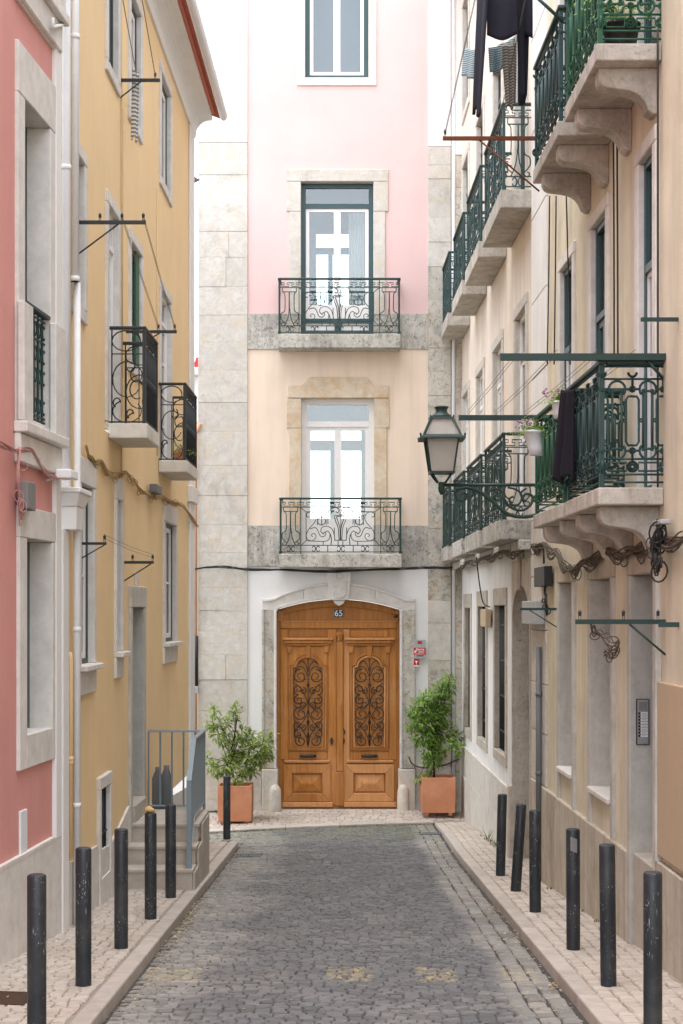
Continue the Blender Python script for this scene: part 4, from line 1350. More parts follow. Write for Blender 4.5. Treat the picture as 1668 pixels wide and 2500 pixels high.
# door with deep stone frame
mb = MB(fr_yel); mb.box(DY[0], DY[1], -0.34, -0.30, DY[2], DY[3]); dr = mk('door', mb, M['frame_dark'], yel)
for a, b_ in ((DY[0] - .12, DY[0]), (DY[1], DY[1] + .14)):
    mb = MB(fr_yel); mb.box(a, b_, -0.36, 0.03, -0.6, DY[3]); mk('jamb', mb, M['reveal'], dr, bevel=.01, seg=2)
mb = MB(fr_yel); mb.box(DY[0] - .12, DY[1] + .16, -0.36, 0.034, DY[3] + .001, 2.0); mk('lintel', mb, M['reveal'], dr, bevel=.01, seg=2)
mb = MB(fr_yel); mb.box(DY[0] + .30, DY[0] + .46, 0.0, 0.02, 2.001, 2.14); mk('plaque', mb, M['lime_clean'], dr, bevel=.005)
mb = MB(fr_yel); mb.box(DY[0] + .001, DY[1] - .001, -0.36, 0.05, -0.6, DY[2]); mk('door_sill', mb, M['step'], dr, bevel=.01)
mb = MB(fr_yel); mb.box(BW[0], BW[1], -0.10, -0.022, BW[2], BW[3]); bw = mk('basement_window', mb, M['black'], yel)
for a, b_ in ((BW[0] - .08, BW[0]), (BW[1], BW[1] + .08)):
    mb = MB(fr_yel); mb.box(a, b_, -0.24, 0.034, -1.1, BW[3]); mk('jamb', mb, M['lime_clean'], bw, bevel=.006)
mb = MB(fr_yel); mb.box(BW[0] - .08, BW[1] + .08, -0.24, 0.036, BW[3] + .001, BW[3] + .11); mk('lintel', mb, M['lime_clean'], bw, bevel=.006)
mb = MB(fr_yel); mb.box(BW[0] + .001, BW[1] - .001, -0.24, 0.033, -1.1, BW[2]); mk('sill', mb, M['lime_clean'], bw, bevel=.006)
for k in range(4):
    u = BW[0] + 0.05 + k * 0.12
    mb = MB(fr_yel); mb.tube([(u, -0.008, BW[2]), (u, -0.008, BW[3])], 0.011, 6); mk('bar', mb, M['iron_black'], bw)
mb = MB(fr_yel); mb.tube([(BW[0], -0.008, -0.25), (BW[1], -0.008, -0.25)], 0.010, 6); mk('bar', mb, M['iron_black'], bw)
# corner quoin with small capital
mb = MB(fr_yel); mb.box(YU1 - 0.55, YU1, 0.0, 0.035, -1.7, 3.2); mb.box(YU1 - 0.60, YU1 + .03, 0.0, 0.075, 3.2, 3.42); mb.box(YU1 - 0.50, YU1, 0.0, 0.03, 3.421, 8.28)
mk('corner_pilaster', mb, M['white'], yel, bevel=.008)
mb = MB(fr_yel); mb.box(YU1 - 0.099, YU1 - .002, -6.0, -0.001, -1.9, 8.3); mk('gable_wall', mb, M['white'], yel)
# eaves: coved cornice, tile edge, gutter, roof
mb = MB(fr_yel)
prof = [(0, 8.28), (0.03, 8.28), (0.035, 8.33)] + [(0.035 + 0.20 * (1 - math.cos(R(a))), 8.33 + 0.20 * math.sin(R(a))) for a in range(0, 91, 15)] + [(0.26, 8.53), (0.26, 8.58), (0, 8.58)]
mb.ext_u(prof, YU0, YU1 + 0.15); mk('cornice', mb, M['white'], yel)
mb = MB(fr_yel)
k = 0
u = YU0
while u < YU1 + 0.10:                                   # barrel tiles, seen from below at the eaves
    t = MB(fr_yel)
    A, B = [], []
    for q in range(7):
        a = R(180 * q / 6)
        A.append(t.p(u + .10 - .095 * math.cos(a), 0.40, 8.585 + .06 * math.sin(a))); B.append(t.p(u + .10 - .095 * math.cos(a), -0.7, 8.985 + .06 * math.sin(a)))
    for q in range(6): t.face([A[q], A[q + 1], B[q + 1], B[q]], True)
    mk('roof_tile', t, M['tile'], yel, solid=0.015)
    u += 0.2
mb.quad((YU0, 0.30, 8.60), (YU1 + .12, 0.30, 8.60), (YU1 + .12, -5.0, 10.6), (YU0, -5.0, 10.6)); mk('roof', mb, M['tile'], yel)
mb = MB(fr_yel)
gp = [(0.36 + 0.055 + 0.055 * math.cos(R(a)), 8.60 + 0.075 * math.sin(R(a))) for a in range(180, 361, 20)]
mb.ext_u(gp + [(q[0] * 1.0 + (0.006 if q[0] < .415 else -0.006), q[1] + .008) for q in gp[::-1]], YU0, YU1 + 0.15)
mk('gutter', mb, M['pipe_white'], yel)
# downpipes and the hopper between the pink and the yellow house
def pipe(root, fr, pts, r, mat, name='downpipe', collars=(), seg=12):
    mb = MB(fr); mb.tube(pts, r, seg)
    p = mk(name, mb, M[mat], root)
    for z in collars:
        c = MB(fr); c.tube([(pts[0][0], pts[0][1], z - .02), (pts[0][0], pts[0][1], z + .02)], r * 1.14, seg); mk('collar', c, M[mat], p)
    return p
pa = 12.16
pipe(yel, fr_yel, [(12.12, 0.022, 2.55), (12.12, 0.022, 9.4)], 0.036, 'pipe_white', collars=(5.2, 8.0))
pipe(yel, fr_yel, [(12.40, 0.055, -0.85), (12.40, 0.055, 2.60), (12.40, 0.055, 4.36)], 0.030, 'pipe_white', collars=(0.2, 1.6))
pipe(yel, fr_yel, [(12.34, 0.050, 4.36), (12.34, 0.050, 8.5)], 0.034, 'pipe_white', collars=(4.38, 6.3))
mb = MB(fr_yel); mb.frus(12.20, 0.045, 2.38, 2.56, 0.13, 0.15, .065, .075); mb.frus(12.20, 0.045, 2.5605, 2.66, 0.17, 0.24, .08, .11); mb.frus(12.20, 0.045, 2.661, 2.70, 0.26, 0.26, .12, .12)
mk('rain_hopper', mb, M['white'], yel, bevel=.006)
mb = MB(fr_yel); mb.box(11.95, 12.20, -0.1, 0.032, -0.95, 2.379); mk('corner_pilaster', mb, M['white'], yel, bevel=.01)
pipe(yel, fr_yel, [(12.30, 0.022, -0.2), (12.30, 0.022, 1.38), (12.30, 0.01, 1.42)], 0.022, 'pipe_yellow', 'conduit', (0.55, 0.58))
pipe(yel, fr_yel, [(15.0, 0.012, 3.0), (15.0, 0.012, 6.9), (14.98, 0.012, 8.2)], 0.008, 'pipe_yellow', 'conduit', (), 6)
pipe(yel, fr_yel, [(17.62, 0.012, 3.5), (17.62, 0.012, 6.55)], 0.006, 'pipe_yellow', 'conduit', (), 6)
pipe(yel, fr_yel, [(15.05, 0.012, 4.0), (15.05, 0.012, 6.6)], 0.005, 'cable_tan', 'conduit', (), 6)

def yellow_balcony(u0, u1, depth, label=None):
    zb, zt, H = 3.33, 3.468, 0.86
    s = MB(fr_yel); s.box(u0, u1, 0.002, depth, zb, zt)
    b = mk('balcony', s, M['slab_clean'], yel, bevel=.012, seg=2)
    n = depth - 0.03
    for u in (u0 + .02, u1 - .02):
        p = MB(fr_yel); p.box(u - .016, u + .016, n - .016, n + .016, zt, zt + H); mk('post', p, M['iron_black'], b)
        q = MB(fr_yel)
        def m(x, z): return (u, x * n, zt + z * H)
        q.tube([m(.10, 0), m(.10, 1)], 0.007, 4)
        def circ(cx, cz, rx, rz, a0, a1): q.tube([m(cx + rx * math.cos(R(a0 + (a1 - a0) * k / 14)), cz + rz * math.sin(R(a0 + (a1 - a0) * k / 14))) for k in range(15)], 0.0065, 4)
        circ(.50, .88, .40, .11, 0, 360); circ(.52, .47, .40, .19, 60, 330); circ(.52, .13, .40, .12, 120, 400)
        circ(.78, .52, .16, .08, 90, 420); circ(.62, .62, .12, .07, 150, 420); circ(.80, .36, .2, .1, 20, 300); circ(.24, .22, .10, .05, 0, 250)
        q.tube([m(.10, .74), m(.95, .74)], 0.006, 4); q.tube([m(.5, 0.03), m(.5, .74)], 0.005, 4); q.tube([m(0, .015), m(1, .015)], 0.008, 4)
        mk('side_scrolls', q, M['iron_black'], b)
    k = 0
    u = u0 + .10
    while u < u1 - .05:
        p = MB(fr_yel)
        p.tube([(u, n, zt + .03), (u, n, zt + H * .82)], 0.007, 5)
        p.lathe(u, n, zt + H * .45, [(0.007, -.05), (0.017, -.02), (0.017, .02), (0.007, .05)], 6)
        p.tube([(u + .035 * math.cos(R(a)), n, zt + H * .92 + .05 * math.sin(R(a))) for a in range(0, 360, 45)], 0.006, 4, closed=True)
        mk('baluster', p, M['iron_black'], b)
        u += 0.085
    r = MB(fr_yel)
    for z in (.03, H * .83):
        r = MB(fr_yel); r.tube([(u0 + .02, n, zt + z), (u1 - .02, n, zt + z)], 0.008, 4); mk('rail', r, M['iron_black'], b)
    h = MB(fr_yel); h.box(u0 - .005, u1 + .005, n - .02, n + .02, zt + H, zt + H + .028); h.box(u0 - .005, u0 + .04, 0.0, n - .021, zt + H, zt + H + .028); h.box(u1 - .04, u1 + .005, 0.0, n - .021, zt + H, zt + H + .028)
    mk('handrail', h, M['iron_black'], b, bevel=.006)
yellow_balcony(14.26, 15.12, 0.36)
yellow_balcony(17.80, 18.98, 0.33)

# ================================================================== WHITE / PEACH HOUSE (right, far)
whi = thing('townhouse', 'peach and white house at the far right with two rows of green iron balconies', 'building', (2.1, 20.5, -1.4))
WU0, WU1 = 16.64, 25.05
bays = [(16.70, 18.55), (19.03, 20.76), (21.28, 22.86), (23.62, 24.86)]
bw_ = [((a + b_) / 2 - 0.46, (a + b_) / 2 + 0.46) for a, b_ in bays]
hu = [hole(a, b_, 6.27, 8.75, 0.13) for a, b_ in bw_] + [hole(a, b_, 2.73, 5.12, 0.13) for a, b_ in bw_] + [hole(a, b_, 9.6, 11.3, 0.13) for a, b_ in bw_]
mb = MB(fr_whi); mb.wall(WU0, WU1, 2.45, 11.9, 0, hu); mk('wall', mb, M['peach_side'], whi)
GW = [(19.08, 20.23, -0.04, 1.81), (21.30, 22.37, -0.06, 1.80), (23.50, 24.40, -0.08, 1.78)]
hg = [hole(a, b_, c_, d_, 0.13, 0.22, 0.16) for a, b_, c_, d_ in GW]
AD = (16.76, 18.24, 1.62, 2.03)
hg.append((AD[0] - .06, AD[1] + .04, -2, 2.3))
mb = MB(fr_whi); mb.wall(WU0, WU1, -0.38, 2.449, 0, hg); mk('wall', mb, M['white_old'], whi)
uc, hwd = (AD[0] + AD[1]) / 2, (AD[1] - AD[0]) / 2
ring_i = [(uc + hwd * math.cos(R(a)), AD[2] + (AD[3] - AD[2]) * math.sin(R(a))) for a in range(0, 181, 12)]
mb = MB(fr_whi); mb.ext_n([(AD[1], -1.9)] + ring_i + [(AD[0], -1.9), (AD[0] - .08, -1.9), (AD[0] - .08, 2.32), (AD[1] + .06, 2.32), (AD[1] + .06, -1.9)], -0.60, 0.03)
arch = mk('arched_doorway', mb, M['rough_stone'], whi)
mb = MB(fr_whi); mb.box(AD[0], AD[1], -0.66, -0.602, -1.9, 2.1); mk('door', mb, M['door_iron'], arch)
mb = MB(fr_whi); mb.box(uc - .09, uc + .09, 0.031, 0.055, 1.98, 2.40); mk('keystone', mb, M['rough_stone'], arch, bevel=.008)
mb = MB(fr_whi); mb.box(AD[1] + .001, AD[1] + .16, 0.0, 0.07, -1.9, -0.30); mk('base_stone', mb, M['rough_stone'], arch, bevel=.015)
for (a, b_, c_, d_) in GW:
    w = window(whi, fr_whi, a, b_, c_, d_, depth=0.10, frame='frame_dark', surround='rough_stone', sw=0.13, lintel_h=0.22, apron=0.0, proud=0.02, glassm='glass_dim', rows=1)
    k = 0
    u = a + 0.07
    while u < b_:
        p = MB(fr_whi); p.tube([(u, -0.055, c_), (u, -0.055, d_)], 0.010, 6); mk('bar', p, M['iron_black'], w); u += 0.115
    for z in (c_ + .25, c_ + .7, c_ + 1.15, c_ + 1.6):
        p = MB(fr_whi); p.box(a, b_, -0.068, -0.042, z - .012, z + .012); mk('cross_bar', p, M['iron_black'], w)
# plinth of roughly plastered stones
u = AD[1] + .17
while u < WU1:
    l = min(RND.uniform(.5, .8), WU1 - u)
    for z0, z1 in ((-1.9, -0.85), (-0.85, -0.38)):
        mb = MB(fr_whi); mb.box(u + .002, u + l - .002, -0.04, 0.028 + RND.uniform(0, .008), z0 + .002, z1 - .002); mk('plinth_stone', mb, M['lime'], whi, bevel=.008)
    u += l
for (a, b_) in bw_:
    window(whi, fr_whi, a, b_, 6.27, 8.75, depth=0.05, frame='frame_dark', surround='lime', sw=0.13, sill=False, rows=2, transom=0.4)
    window(whi, fr_whi, a, b_, 2.73, 5.12, depth=0.04, frame='frame_white', surround='lime', sw=0.13, sill=False, rows=2, transom=0.45)
    window(whi, fr_whi, a, b_, 9.6, 11.3, depth=0.05, frame='frame_dark', surround='lime', sw=0.13, rows=2)
for (a, b_) in bays:
    iron_balcony(whi, fr_whi, a, b_, 0.347, 6.07, 6.27, 0.90, 'slab', 'iron_teal')
    iron_balcony(whi, fr_whi, a, b_, 0.347, 2.51, 2.73, 0.90, 'lime_grey', 'iron')
    # pale joint between the slabs at the lower floor
mb = MB(fr_whi); mb.box(WU0, WU1, 0.0, 0.16, 2.40, 2.508); mk('string_course', mb, M['lime_grey'], whi, bevel=.01)
mb = MB(fr_whi); mb.box(WU0, WU1, -1.0, 0.25, 11.901, 12.1); mk('cornice', mb, M['white'], whi)

# ================================================================== BEIGE HOUSE (right, near)
bei = thing('townhouse', 'beige house on the right with heavy cast-iron balconies on scrolled stone corbels', 'building', (2.2, 12, -0.8))
BU0, BU1 = 3.0, 16.62
BO = {'A': (beiY(1402), beiY(1370), 0.28, 2.01), 'B': (beiY(1497), beiY(1447), 0.28, 2.01), 'C': (beiY(1602), beiY(1546), 0.0, 2.01)}
BF = {'A': (beiY(1402), beiY(1372), 3.0, 4.95), 'B': (beiY(1484), beiY(1448), 2.58, 4.95), 'C': (beiY(1600), beiY(1565), 2.58, 4.95)}
hs = [hole(*v, 0.11) for k, v in BF.items()] + [hole(a, b_, c_ + 3.1, d_ + 3.1, 0.11) for (a, b_, c_, d_) in BF.values()]
for k, (a, b_, c_, d_) in BO.items(): hs.append((a - .08, b_ + .08, -1.5 if k == 'C' else c_ - .06, d_ + .13))
mb = MB(fr_bei); mb.wall(BU0, BU1, -0.03, 9.2, 0, hs); mk('wall', mb, M['beige'], bei)
for k, (a, b_, c_, d_) in BO.items():
    sw = 0.11
    dep = 0.42
    zb = -1.3 if k == 'C' else c_
    mb = MB(fr_bei); mb.box(a, b_, -dep - .05, -dep, zb, d_)
    w = mk('door' if k == 'C' else 'recessed_window', mb, M['frame_dark'] if k == 'C' else M['reveal'], bei)
    for p, q in ((a - sw, a), (b_, b_ + sw)):
        j = MB(fr_bei); j.box(p, q, -dep - .06, 0.026, -0.75 if k == 'C' else -0.05, d_); mk('jamb', j, M['reveal'], w, bevel=.008)
    j = MB(fr_bei); j.box(a - sw, b_ + sw, -dep - .06, 0.03, d_ + .001, d_ + .16); mk('lintel', j, M['beige_stone'], w, bevel=.008)
    if k != 'C':
        j = MB(fr_bei); j.box(a + .001, b_ - .001, -dep - .06, 0.05, c_ - .05, c_); mk('sill', j, M['lime_clean'], w, bevel=.01)
        j = MB(fr_bei); j.box(a + .001, b_ - .001, -0.2, -0.012, -0.6, c_ - .051); mk('apron', j, M['beige'], w)
    else:
        j = MB(fr_bei); j.box(a + .001, b_ - .001, -dep, -0.002, -1.4, -.02); mk('door_step', j, M['step'], w, bevel=.01)
# plinth slabs
us = [7.0, 8.2, 9.3, BO['C'][0] - .115, BO['C'][1] + .115, BO['B'][0] - .115, BO['B'][0] + .45, BO['B'][1] + .115, BO['A'][0] - .115, BO['A'][0] + .4, BO['A'][1] + .115, 15.5, 16.0, 16.6]
for k in range(len(us) - 1):
    if abs(us[k] - (BO['C'][0] - .115)) < 1e-6: continue
    mb = MB(fr_bei); mb.box(us[k] + .002, us[k + 1] - .002, -0.1, 0.032 + RND.uniform(0, .006), -1.6, -0.031 + (0.0 if us[k] > 10.3 else 0.10)); mk('plinth_slab', mb, M['beige_stone'], bei, bevel=.008)
for (a, b_, c_, d_), k in ((BF['A'], 'A'), (BF['B'], 'B'), (BF['C'], 'C')):
    w = window(bei, fr_bei, a, b_, c_, d_, depth=0.022, frame='frame_green', sashm='frame_white' if k != 'B' else 'frame_green', surround='lime_clean', sw=0.11, sill=(k == 'A'), rows=2, transom=0.75, fw=.055)
    window(bei, fr_bei, a, b_, c_ + 3.1, d_ + 3.1, depth=0.022, frame='frame_green', surround='lime_clean', sw=0.11, sill=False, rows=2, transom=0.5)
# rusticated corner strip at the far end
for k, (z0, z1) in enumerate([(-0.03, 0.5), (0.5, 1.0), (1.0, 1.55), (1.55, 2.1), (2.1, 2.7), (2.7, 3.4), (3.4, 4.2), (4.2, 5.0), (5.0, 5.9), (5.9, 6.8), (6.8, 7.8), (7.8, 9.2)]):
    mb = MB(fr_bei); mb.box(beiY(1338), BU1, -0.1, 0.02 + RND.uniform(0, .006), z0 + .002, z1 - .002); mk('quoin', mb, M['lime'] if k < 5 else M['white_old'], bei, bevel=.01)
mb = MB(fr_bei); mb.box(BU0, BU1, -1.0, 0.3, 9.201, 9.5); mk('cornice', mb, M['lime_clean'], bei)
pipe(bei, fr_bei, [(beiY(1330), 0.06, -1.0), (beiY(1330), 0.06, 1.38)], 0.030, 'pipe_grey', collars=(-0.6, 0.1, 0.9))
mb = MB(fr_bei); mb.box(9.0, beiY(1617), 0.001, 0.035, zpx(2120, 10.2) + .05, zpx(1668, 10.2)); mk('boarded_shutter', mb, M['plywood'], bei, bevel=.006)
mb = MB(fr_bei); mb.box(beiY(1617) + .002, beiY(1617) + .07, 0.0, 0.045, 0.06, 1.5); mk('board_frame', mb, M['reveal'], bei, bevel=.006)

# heavy cast-iron panel; (s, h) in metres, period 0.24
def cast_panel(mb, L, H, P, r=0.009):
    """P maps (s, h) -> facade coords"""
    def tb(q, rad=r, closed=False): mb.tube([P(s, h) for s, h in q], rad, 5, closed=closed)
    for h in (H * .99, H * .885, H * .215, H * .085, H * .02): tb([(0, h), (L, h)], r * .85)
    n = max(1, round(L / 0.24))
    w = L / n
    for k in range(n):
        c = (k + .5) * w
        R_ = .27 * w
        tb(arc(c, H * .80, R_, -40, 220, 12))
        tb(arc(c, H * .285, R_, 140, 400, 12))
        for s in (-1, 1):
            tb([(c + s * .15 * w, H * .775), (c + s * .15 * w, H * .31)])
            tb(arc(c + s * .14 * w, H * .785, .045 * w, 0, 360, 6), r * .9); tb(arc(c + s * .14 * w, H * .30, .045 * w, 0, 360, 6), r * .9)
            tb([(c + s * .5 * w, H * .74), (c + s * .36 * w, H * .74), (c + s * .29 * w, H * .71), (c + s * .29 * w, H * .36), (c + s * .36 * w, H * .33), (c + s * .5 * w, H * .33)])
            tb(arc(c + s * .22 * w, H * .54, .05 * w, 0, 360, 6), r * .8)
            tb([(c + s * .27 * w, H * .80), (c + s * .5 * w, H * .80)]); tb([(c + s * .27 * w, H * .285), (c + s * .5 * w, H * .285)])
            tb(arc(c + s * .5 * w, H * .80, .08 * w, 0, 360, 8)); tb(arc(c + s * .5 * w, H * .285, .08 * w, 0, 360, 8))
            tb(arc(c + s * .5 * w, H * .15, .16 * w, 0, 360, 10)); tb(arc(c + s * .5 * w, H * .15, .08 * w, 0, 360, 8))
            tb(arc(c + s * .5 * w, H * .94, .14 * w, 180, 360, 8))
            tb([(c + s * .5 * w, H * .80), (c + s * .5 * w, H * .90)]); tb([(c + s * .5 * w, H * .285), (c + s * .5 * w, H * .2)])
        tb([(c - .15 * w, H * .785), (c + .15 * w, H * .785)]); tb([(c - .15 * w, H * .30), (c + .15 * w, H * .30)])
        tb([(c - .3 * w, H * .115), (c + .3 * w, H * .115), (c + .3 * w, H * .185), (c - .3 * w, H * .185)], r * .85, True)
        tb([(c, H * .885), (c, H * .80 + R_)]); tb([(c, H * .215), (c, H * .285 - R_)])


def corbel(root, u, zt, wdt=0.16, d=0.40, h=0.31, mat='slab'):
    p = [(0, 0), (d, 0), (d, -.03)] + [(d - .075 + .075 * math.cos(R(a)), -.06 + .075 * math.sin(R(a))) for a in range(10, -100, -15)]
    p += spline([(d - .10, -.138), (d - .19, -.150), (d - .26, -.175), (d - .31, -.225), (d - .335, -.285)], 3) + [(d - .37, -h), (0, -h)]
    mb = MB(fr_bei); mb.ext_u([(a, zt + b_ * h / .31) for a, b_ in p], u, u + wdt)
    return mk('corbel', mb, M[mat], root, bevel=.006)


def cast_balcony(u0, u1, depth, zb, zt, H, ironm, corbels):
    s = MB(fr_bei); s.box(u0, u1, 0.002, depth, zb, zt)
    b = mk('balcony', s, M['slab'], bei, bevel=.01, seg=2)
    for u in corbels: corbel(b, u, zb - .001)
    n = depth - 0.03
    q = MB(fr_bei); cast_panel(q, u1 - u0 - .06, H, lambda s_, h_: (u0 + .03 + s_, n, zt + .02 + h_)); mk('cast_front_panel', q, M[ironm], b)
    for u in (u0 + .03, u1 - .03):
        q = MB(fr_bei); cast_panel(q, n, H, lambda s_, h_: (u, s_, zt + .02 + h_)); mk('cast_side_panel', q, M[ironm], b)
        p = MB(fr_bei); p.box(u - .016, u + .016, n - .016, n + .016, zt, zt + H + .02); mk('post', p, M[ironm], b)
    # upright bars between the cast ornaments of the front
    k = int((u1 - u0) / 0.06)
    for j in range(1, k):
        p = MB(fr_bei); uu = u0 + .03 + (u1 - u0 - .06) * j / k
        p.tube([(uu, n - .012, zt + H * .23), (uu, n - .012, zt + H * .88)], 0.007, 4); mk('baluster', p, M[ironm], b)
    h = MB(fr_bei); zz = zt + H + .021
    h.box(u0 - .01, u1 + .01, n - .026, n + .028, zz, zz + .03); h.box(u0 - .01, u0 + .05, 0.0, n - .027, zz, zz + .03); h.box(u1 - .05, u1 + .01, 0.0, n - .027, zz, zz + .03)
    mk('handrail', h, M[ironm], b, bevel=.006)
    return b
cast_balcony(10.40, 11.76, 0.443, 2.46, 2.576, 0.80, 'iron_teal', (10.55, 11.4))
cast_balcony(11.92, 13.48, 0.443, 2.46, 2.576, 0.80, 'iron_green', (12.15, 13.05))
cast_balcony(10.46, 11.80, 0.443, 5.45, 5.567, 0.85, 'iron_green', (10.60, 11.45))
cast_balcony(12.12, 13.50, 0.443, 5.45, 5.567, 0.85, 'iron_teal', (12.35, 13.15))

# ================================================================== FAR HOUSE IN THE GAP
far = thing('distant_house', 'sliver of far peach house in the gap left of the tall townhouse', 'building', (-5, 33, -2))
mb = MB(); mb.box(-9, -2.75, 32, 36, -3, 5.6); mk('wall', mb, M['peach_side'], far)
mb = MB(); mb.box(-9.05, -2.74, 31.95, 36, 5.601, 6.55); mk('parapet', mb, M['white'], far)
mb = MB(); mb.box(-9.1, -2.72, 31.85, 36, 6.551, 6.72); mk('coping', mb, M['white'], far, bevel=.02)
mb = MB(); mb.box(-3.06, -2.92, 32.2, 32.5, 6.721, 6.88); mb.frus(-2.99, 32.35, 6.8805, 7.0, .06, .03); mk('chimney', mb, M['red'], far)
mb = MB(fr_end); mb.tube([(ex(478), 0.05, -1.6), (ex(478), 0.05, ez(1060)), (ex(484) + .03, 0.05, ez(1035))], 0.034, 8); mk('drainpipe', mb, M['pipe_orange'], end)
mb = MB(fr_end); mb.tube([(ex(478) + .005, 0.05, ez(1690)), (ex(478) + .005, 0.05, ez(1552))], 0.040, 8); mk('pipe_sleeve', mb, M['black'], end)
mb = MB(fr_end); mb.box(ex(471), ex(486), 0.03, 0.10, ez(1692), ez(1675)); mk('junction_box', mb, M['box_grey'], end, bevel=.006)


# ================================================================== STREET THINGS
# --- bollards
def ray(px, py, zf, side):                       # where the ray of a photo pixel meets the pavement
    Y = 10.0
    for _ in range(60):
        x = xpx(px, Y); z = zf(x, Y)
        Y = max(4.0, F * (CZ - z) / (py - HZ))
    return xpx(px, Y), Y, zf(xpx(px, Y), Y)

BL = [('left', 204, 2408, 2069, 0, 'second nearest of the left row, beside the pink house'), ('left', 296, 2317, 2023, 0, 'third of the left row, with white scratches near its foot'),
      ('left', 368, 2245, 1984, 0, 'fourth of the left row, with a tan lump on top'), ('left', 417, 2193, 1964, 0, 'fifth of the left row, just before the stone steps'),
      ('left', 554, 2050, 1895, 0, 'farthest on the left, standing before the left planter'),
      ('right', 1222, 2139, 1939, 0.02, 'farthest of the right row'), ('right', 1259, 2177, 1964, 0.055, 'leaning one, second farthest of the right row'),
      ('right', 1307, 2228, 1978, -0.003, 'third farthest of the right row, by the grey downpipe'), ('right', 1400, 2320, 2023, -0.003, 'third nearest of the right row, with a torn sticker'),
      ('right', 1486, 2409, 2061, -0.01, 'second nearest of the right row')]
spots = []
for side, px, py, pt, lean, lab in BL:
    x, y, z = ray(px, py, pave_l if side == 'left' else pave_r, side)
    spots.append((x, y, z, (py - pt) * y / F, lean, side, lab))
spots.append((-1.586, 8.1, pave_l(-1.586, 8.1), 0.86, 0, 'left', 'nearest of the left row, cut off by the picture edge'))
spots.append((1.65, 8.25, pave_r(1.65, 8.25), 0.86, 0, 'right', 'nearest of the right row, cut off by the picture edge'))
BTOP = {}
for k, (x, y, z, h, lean, side, lab) in enumerate(spots):
    t = thing('bollard', 'black metal bollard, ' + lab, 'bollard', (x, y, z), 'black bollards along the kerbs')
    mb = MB()
    r = 0.050
    seg = 20
    rings = []
    for zz, rr in ((-0.15, r), (0.0, r), (h * .5, r), (h - .012, r), (h - .004, r - .004), (h, r - .012)):
        rings.append([mb.w((x + lean * max(zz, 0) / h + rr * math.cos(2 * math.pi * j / seg), y + rr * math.sin(2 * math.pi * j / seg), z + zz)) for j in range(seg)])
    for q in range(5):
        for j in range(seg): mb.face([rings[q][j], rings[q][(j + 1) % seg], rings[q + 1][(j + 1) % seg], rings[q + 1][j]], q < 3)
    mb.face(rings[-1])
    mk('post', mb, M['bollard'], t)
    c = MB(); c.lathe(x, y, z - .01, [(0.075 + .01 * RND.random(), 0), (0.07, .012), (0.056, .018)], 12); mk('mortar_collar', c, M['kerb'], t)
    BTOP[lab] = (x + lean, y, z + h)
    if 'sticker' in lab:
        s = MB(); s.grid(lambda a, b_: (x + lean + .0508 * math.sin(-0.5 + a * 1.0), y - .0508 * math.cos(-0.5 + a * 1.0), z + h - .05 - .10 * b_ - (.02 * a)), 6, 1)
        mk('sticker', s, M['box_dull'], t)
# tan lump resting on a bollard
lx_, ly_, lz_ = next(v for k, v in BTOP.items() if 'lump' in k)
mb = MB()
prof = [(0.002, 0), (0.034, .004), (0.046, .018), (0.045, .030), (0.036, .042), (0.016, .050), (0.002, .051)]
mb.lathe(lx_ - .012, ly_, lz_, prof, 14, 1.0, .75)
for v in mb.v: v.x += 0.006 * math.sin(v.z * 90 + v.y * 40); v.z += 0.004 * math.sin(v.x * 70)
tag(mk('bread_lump', mb, M['tan_lump'], None, subsurf=1), 'small tan bread-like lump lying on top of a black bollard', 'lump')

# --- entrance steps with side wall
stp = thing('entrance_steps', 'pale stone entrance steps with landing against the yellow house', 'steps', (-1.78, 15.8, pave_l(-1.7, 15.8)))
xw = -2.14
def yx(y): return fr_yel(y, 0.024, 0)[0]
zs = [-0.745, -0.565, -0.385]
ys = [15.02, 15.31, 15.60, 16.70]
for k in range(3):
    mb = MB(); mb.box(-2.125, -1.44, ys[k], 16.68 - .001 * k, -1.35 if k == 0 else zs[k - 1] + .001, zs[k] - .036); mk('riser', mb, M['step'], stp)
    mb = MB(); mb.box(-2.125, -1.425 - .004 * (k == 0), ys[k] - .018, ys[k + 1] + (0.01 if k == 2 else 0.02), zs[k] - .035, zs[k]); mk('tread', mb, M['step'], stp, bevel=.006)
y = 15.03
for l in (0.42, 0.44, 0.40, 0.38):                 # facing slabs of the flank
    zt = zs[0] - .037 if y < 15.1 else (zs[2] - .037)
    mb = MB(); mb.box(-1.439, -1.415, y + .002 + (0.30 if y > 15.3 and y < 15.5 else 0.0) * 0, y + l - .002, -1.5, zs[min(2, int((y - 15.0) / .29))] - .037); mk('facing_slab', mb, M['step'], stp, bevel=.004)
    y += l
# --- railing of the steps
rl = thing('stair_railing', 'blue-grey metal railing round the landing of the stone steps', 'railing', (-1.47, 15.8, -0.9))
def rbar(name, pts, r, sides=4): mb = MB(); mb.tube(pts, r, sides, smooth=False); return mk(name, mb, M['rail_grey'], rl)
xr_ = -1.475
mb = MB(); mb.box(xr_ - .024, xr_ + .024, 15.045, 15.085, pave_l(-1.5, 15) - .02, 0.085); mk('newel_post', mb, M['rail_grey'], rl, bevel=.003)
mb = MB()
A = [(15.045, 0.086), (15.54, 0.452), (16.72, 0.452)]
for (y0, z0), (y1, z1) in zip(A[:-1], A[1:]):
    lo = [mb.w((xr_ + s, y0, z0 + d)) for s, d in ((-.024, 0), (.024, 0), (.024, .022), (-.024, .022))]
    hi = [mb.w((xr_ + s, y1, z1 + d)) for s, d in ((-.024, 0), (.024, 0), (.024, .022), (-.024, .022))]
    mb._ext(lo, hi)
mk('handrail', mb, M['rail_grey'], rl)
rbar('bottom_rail', [(xr_, 15.09, -0.66), (xr_, 15.58, -0.30), (xr_, 16.70, -0.30)], 0.014)
y = 15.17
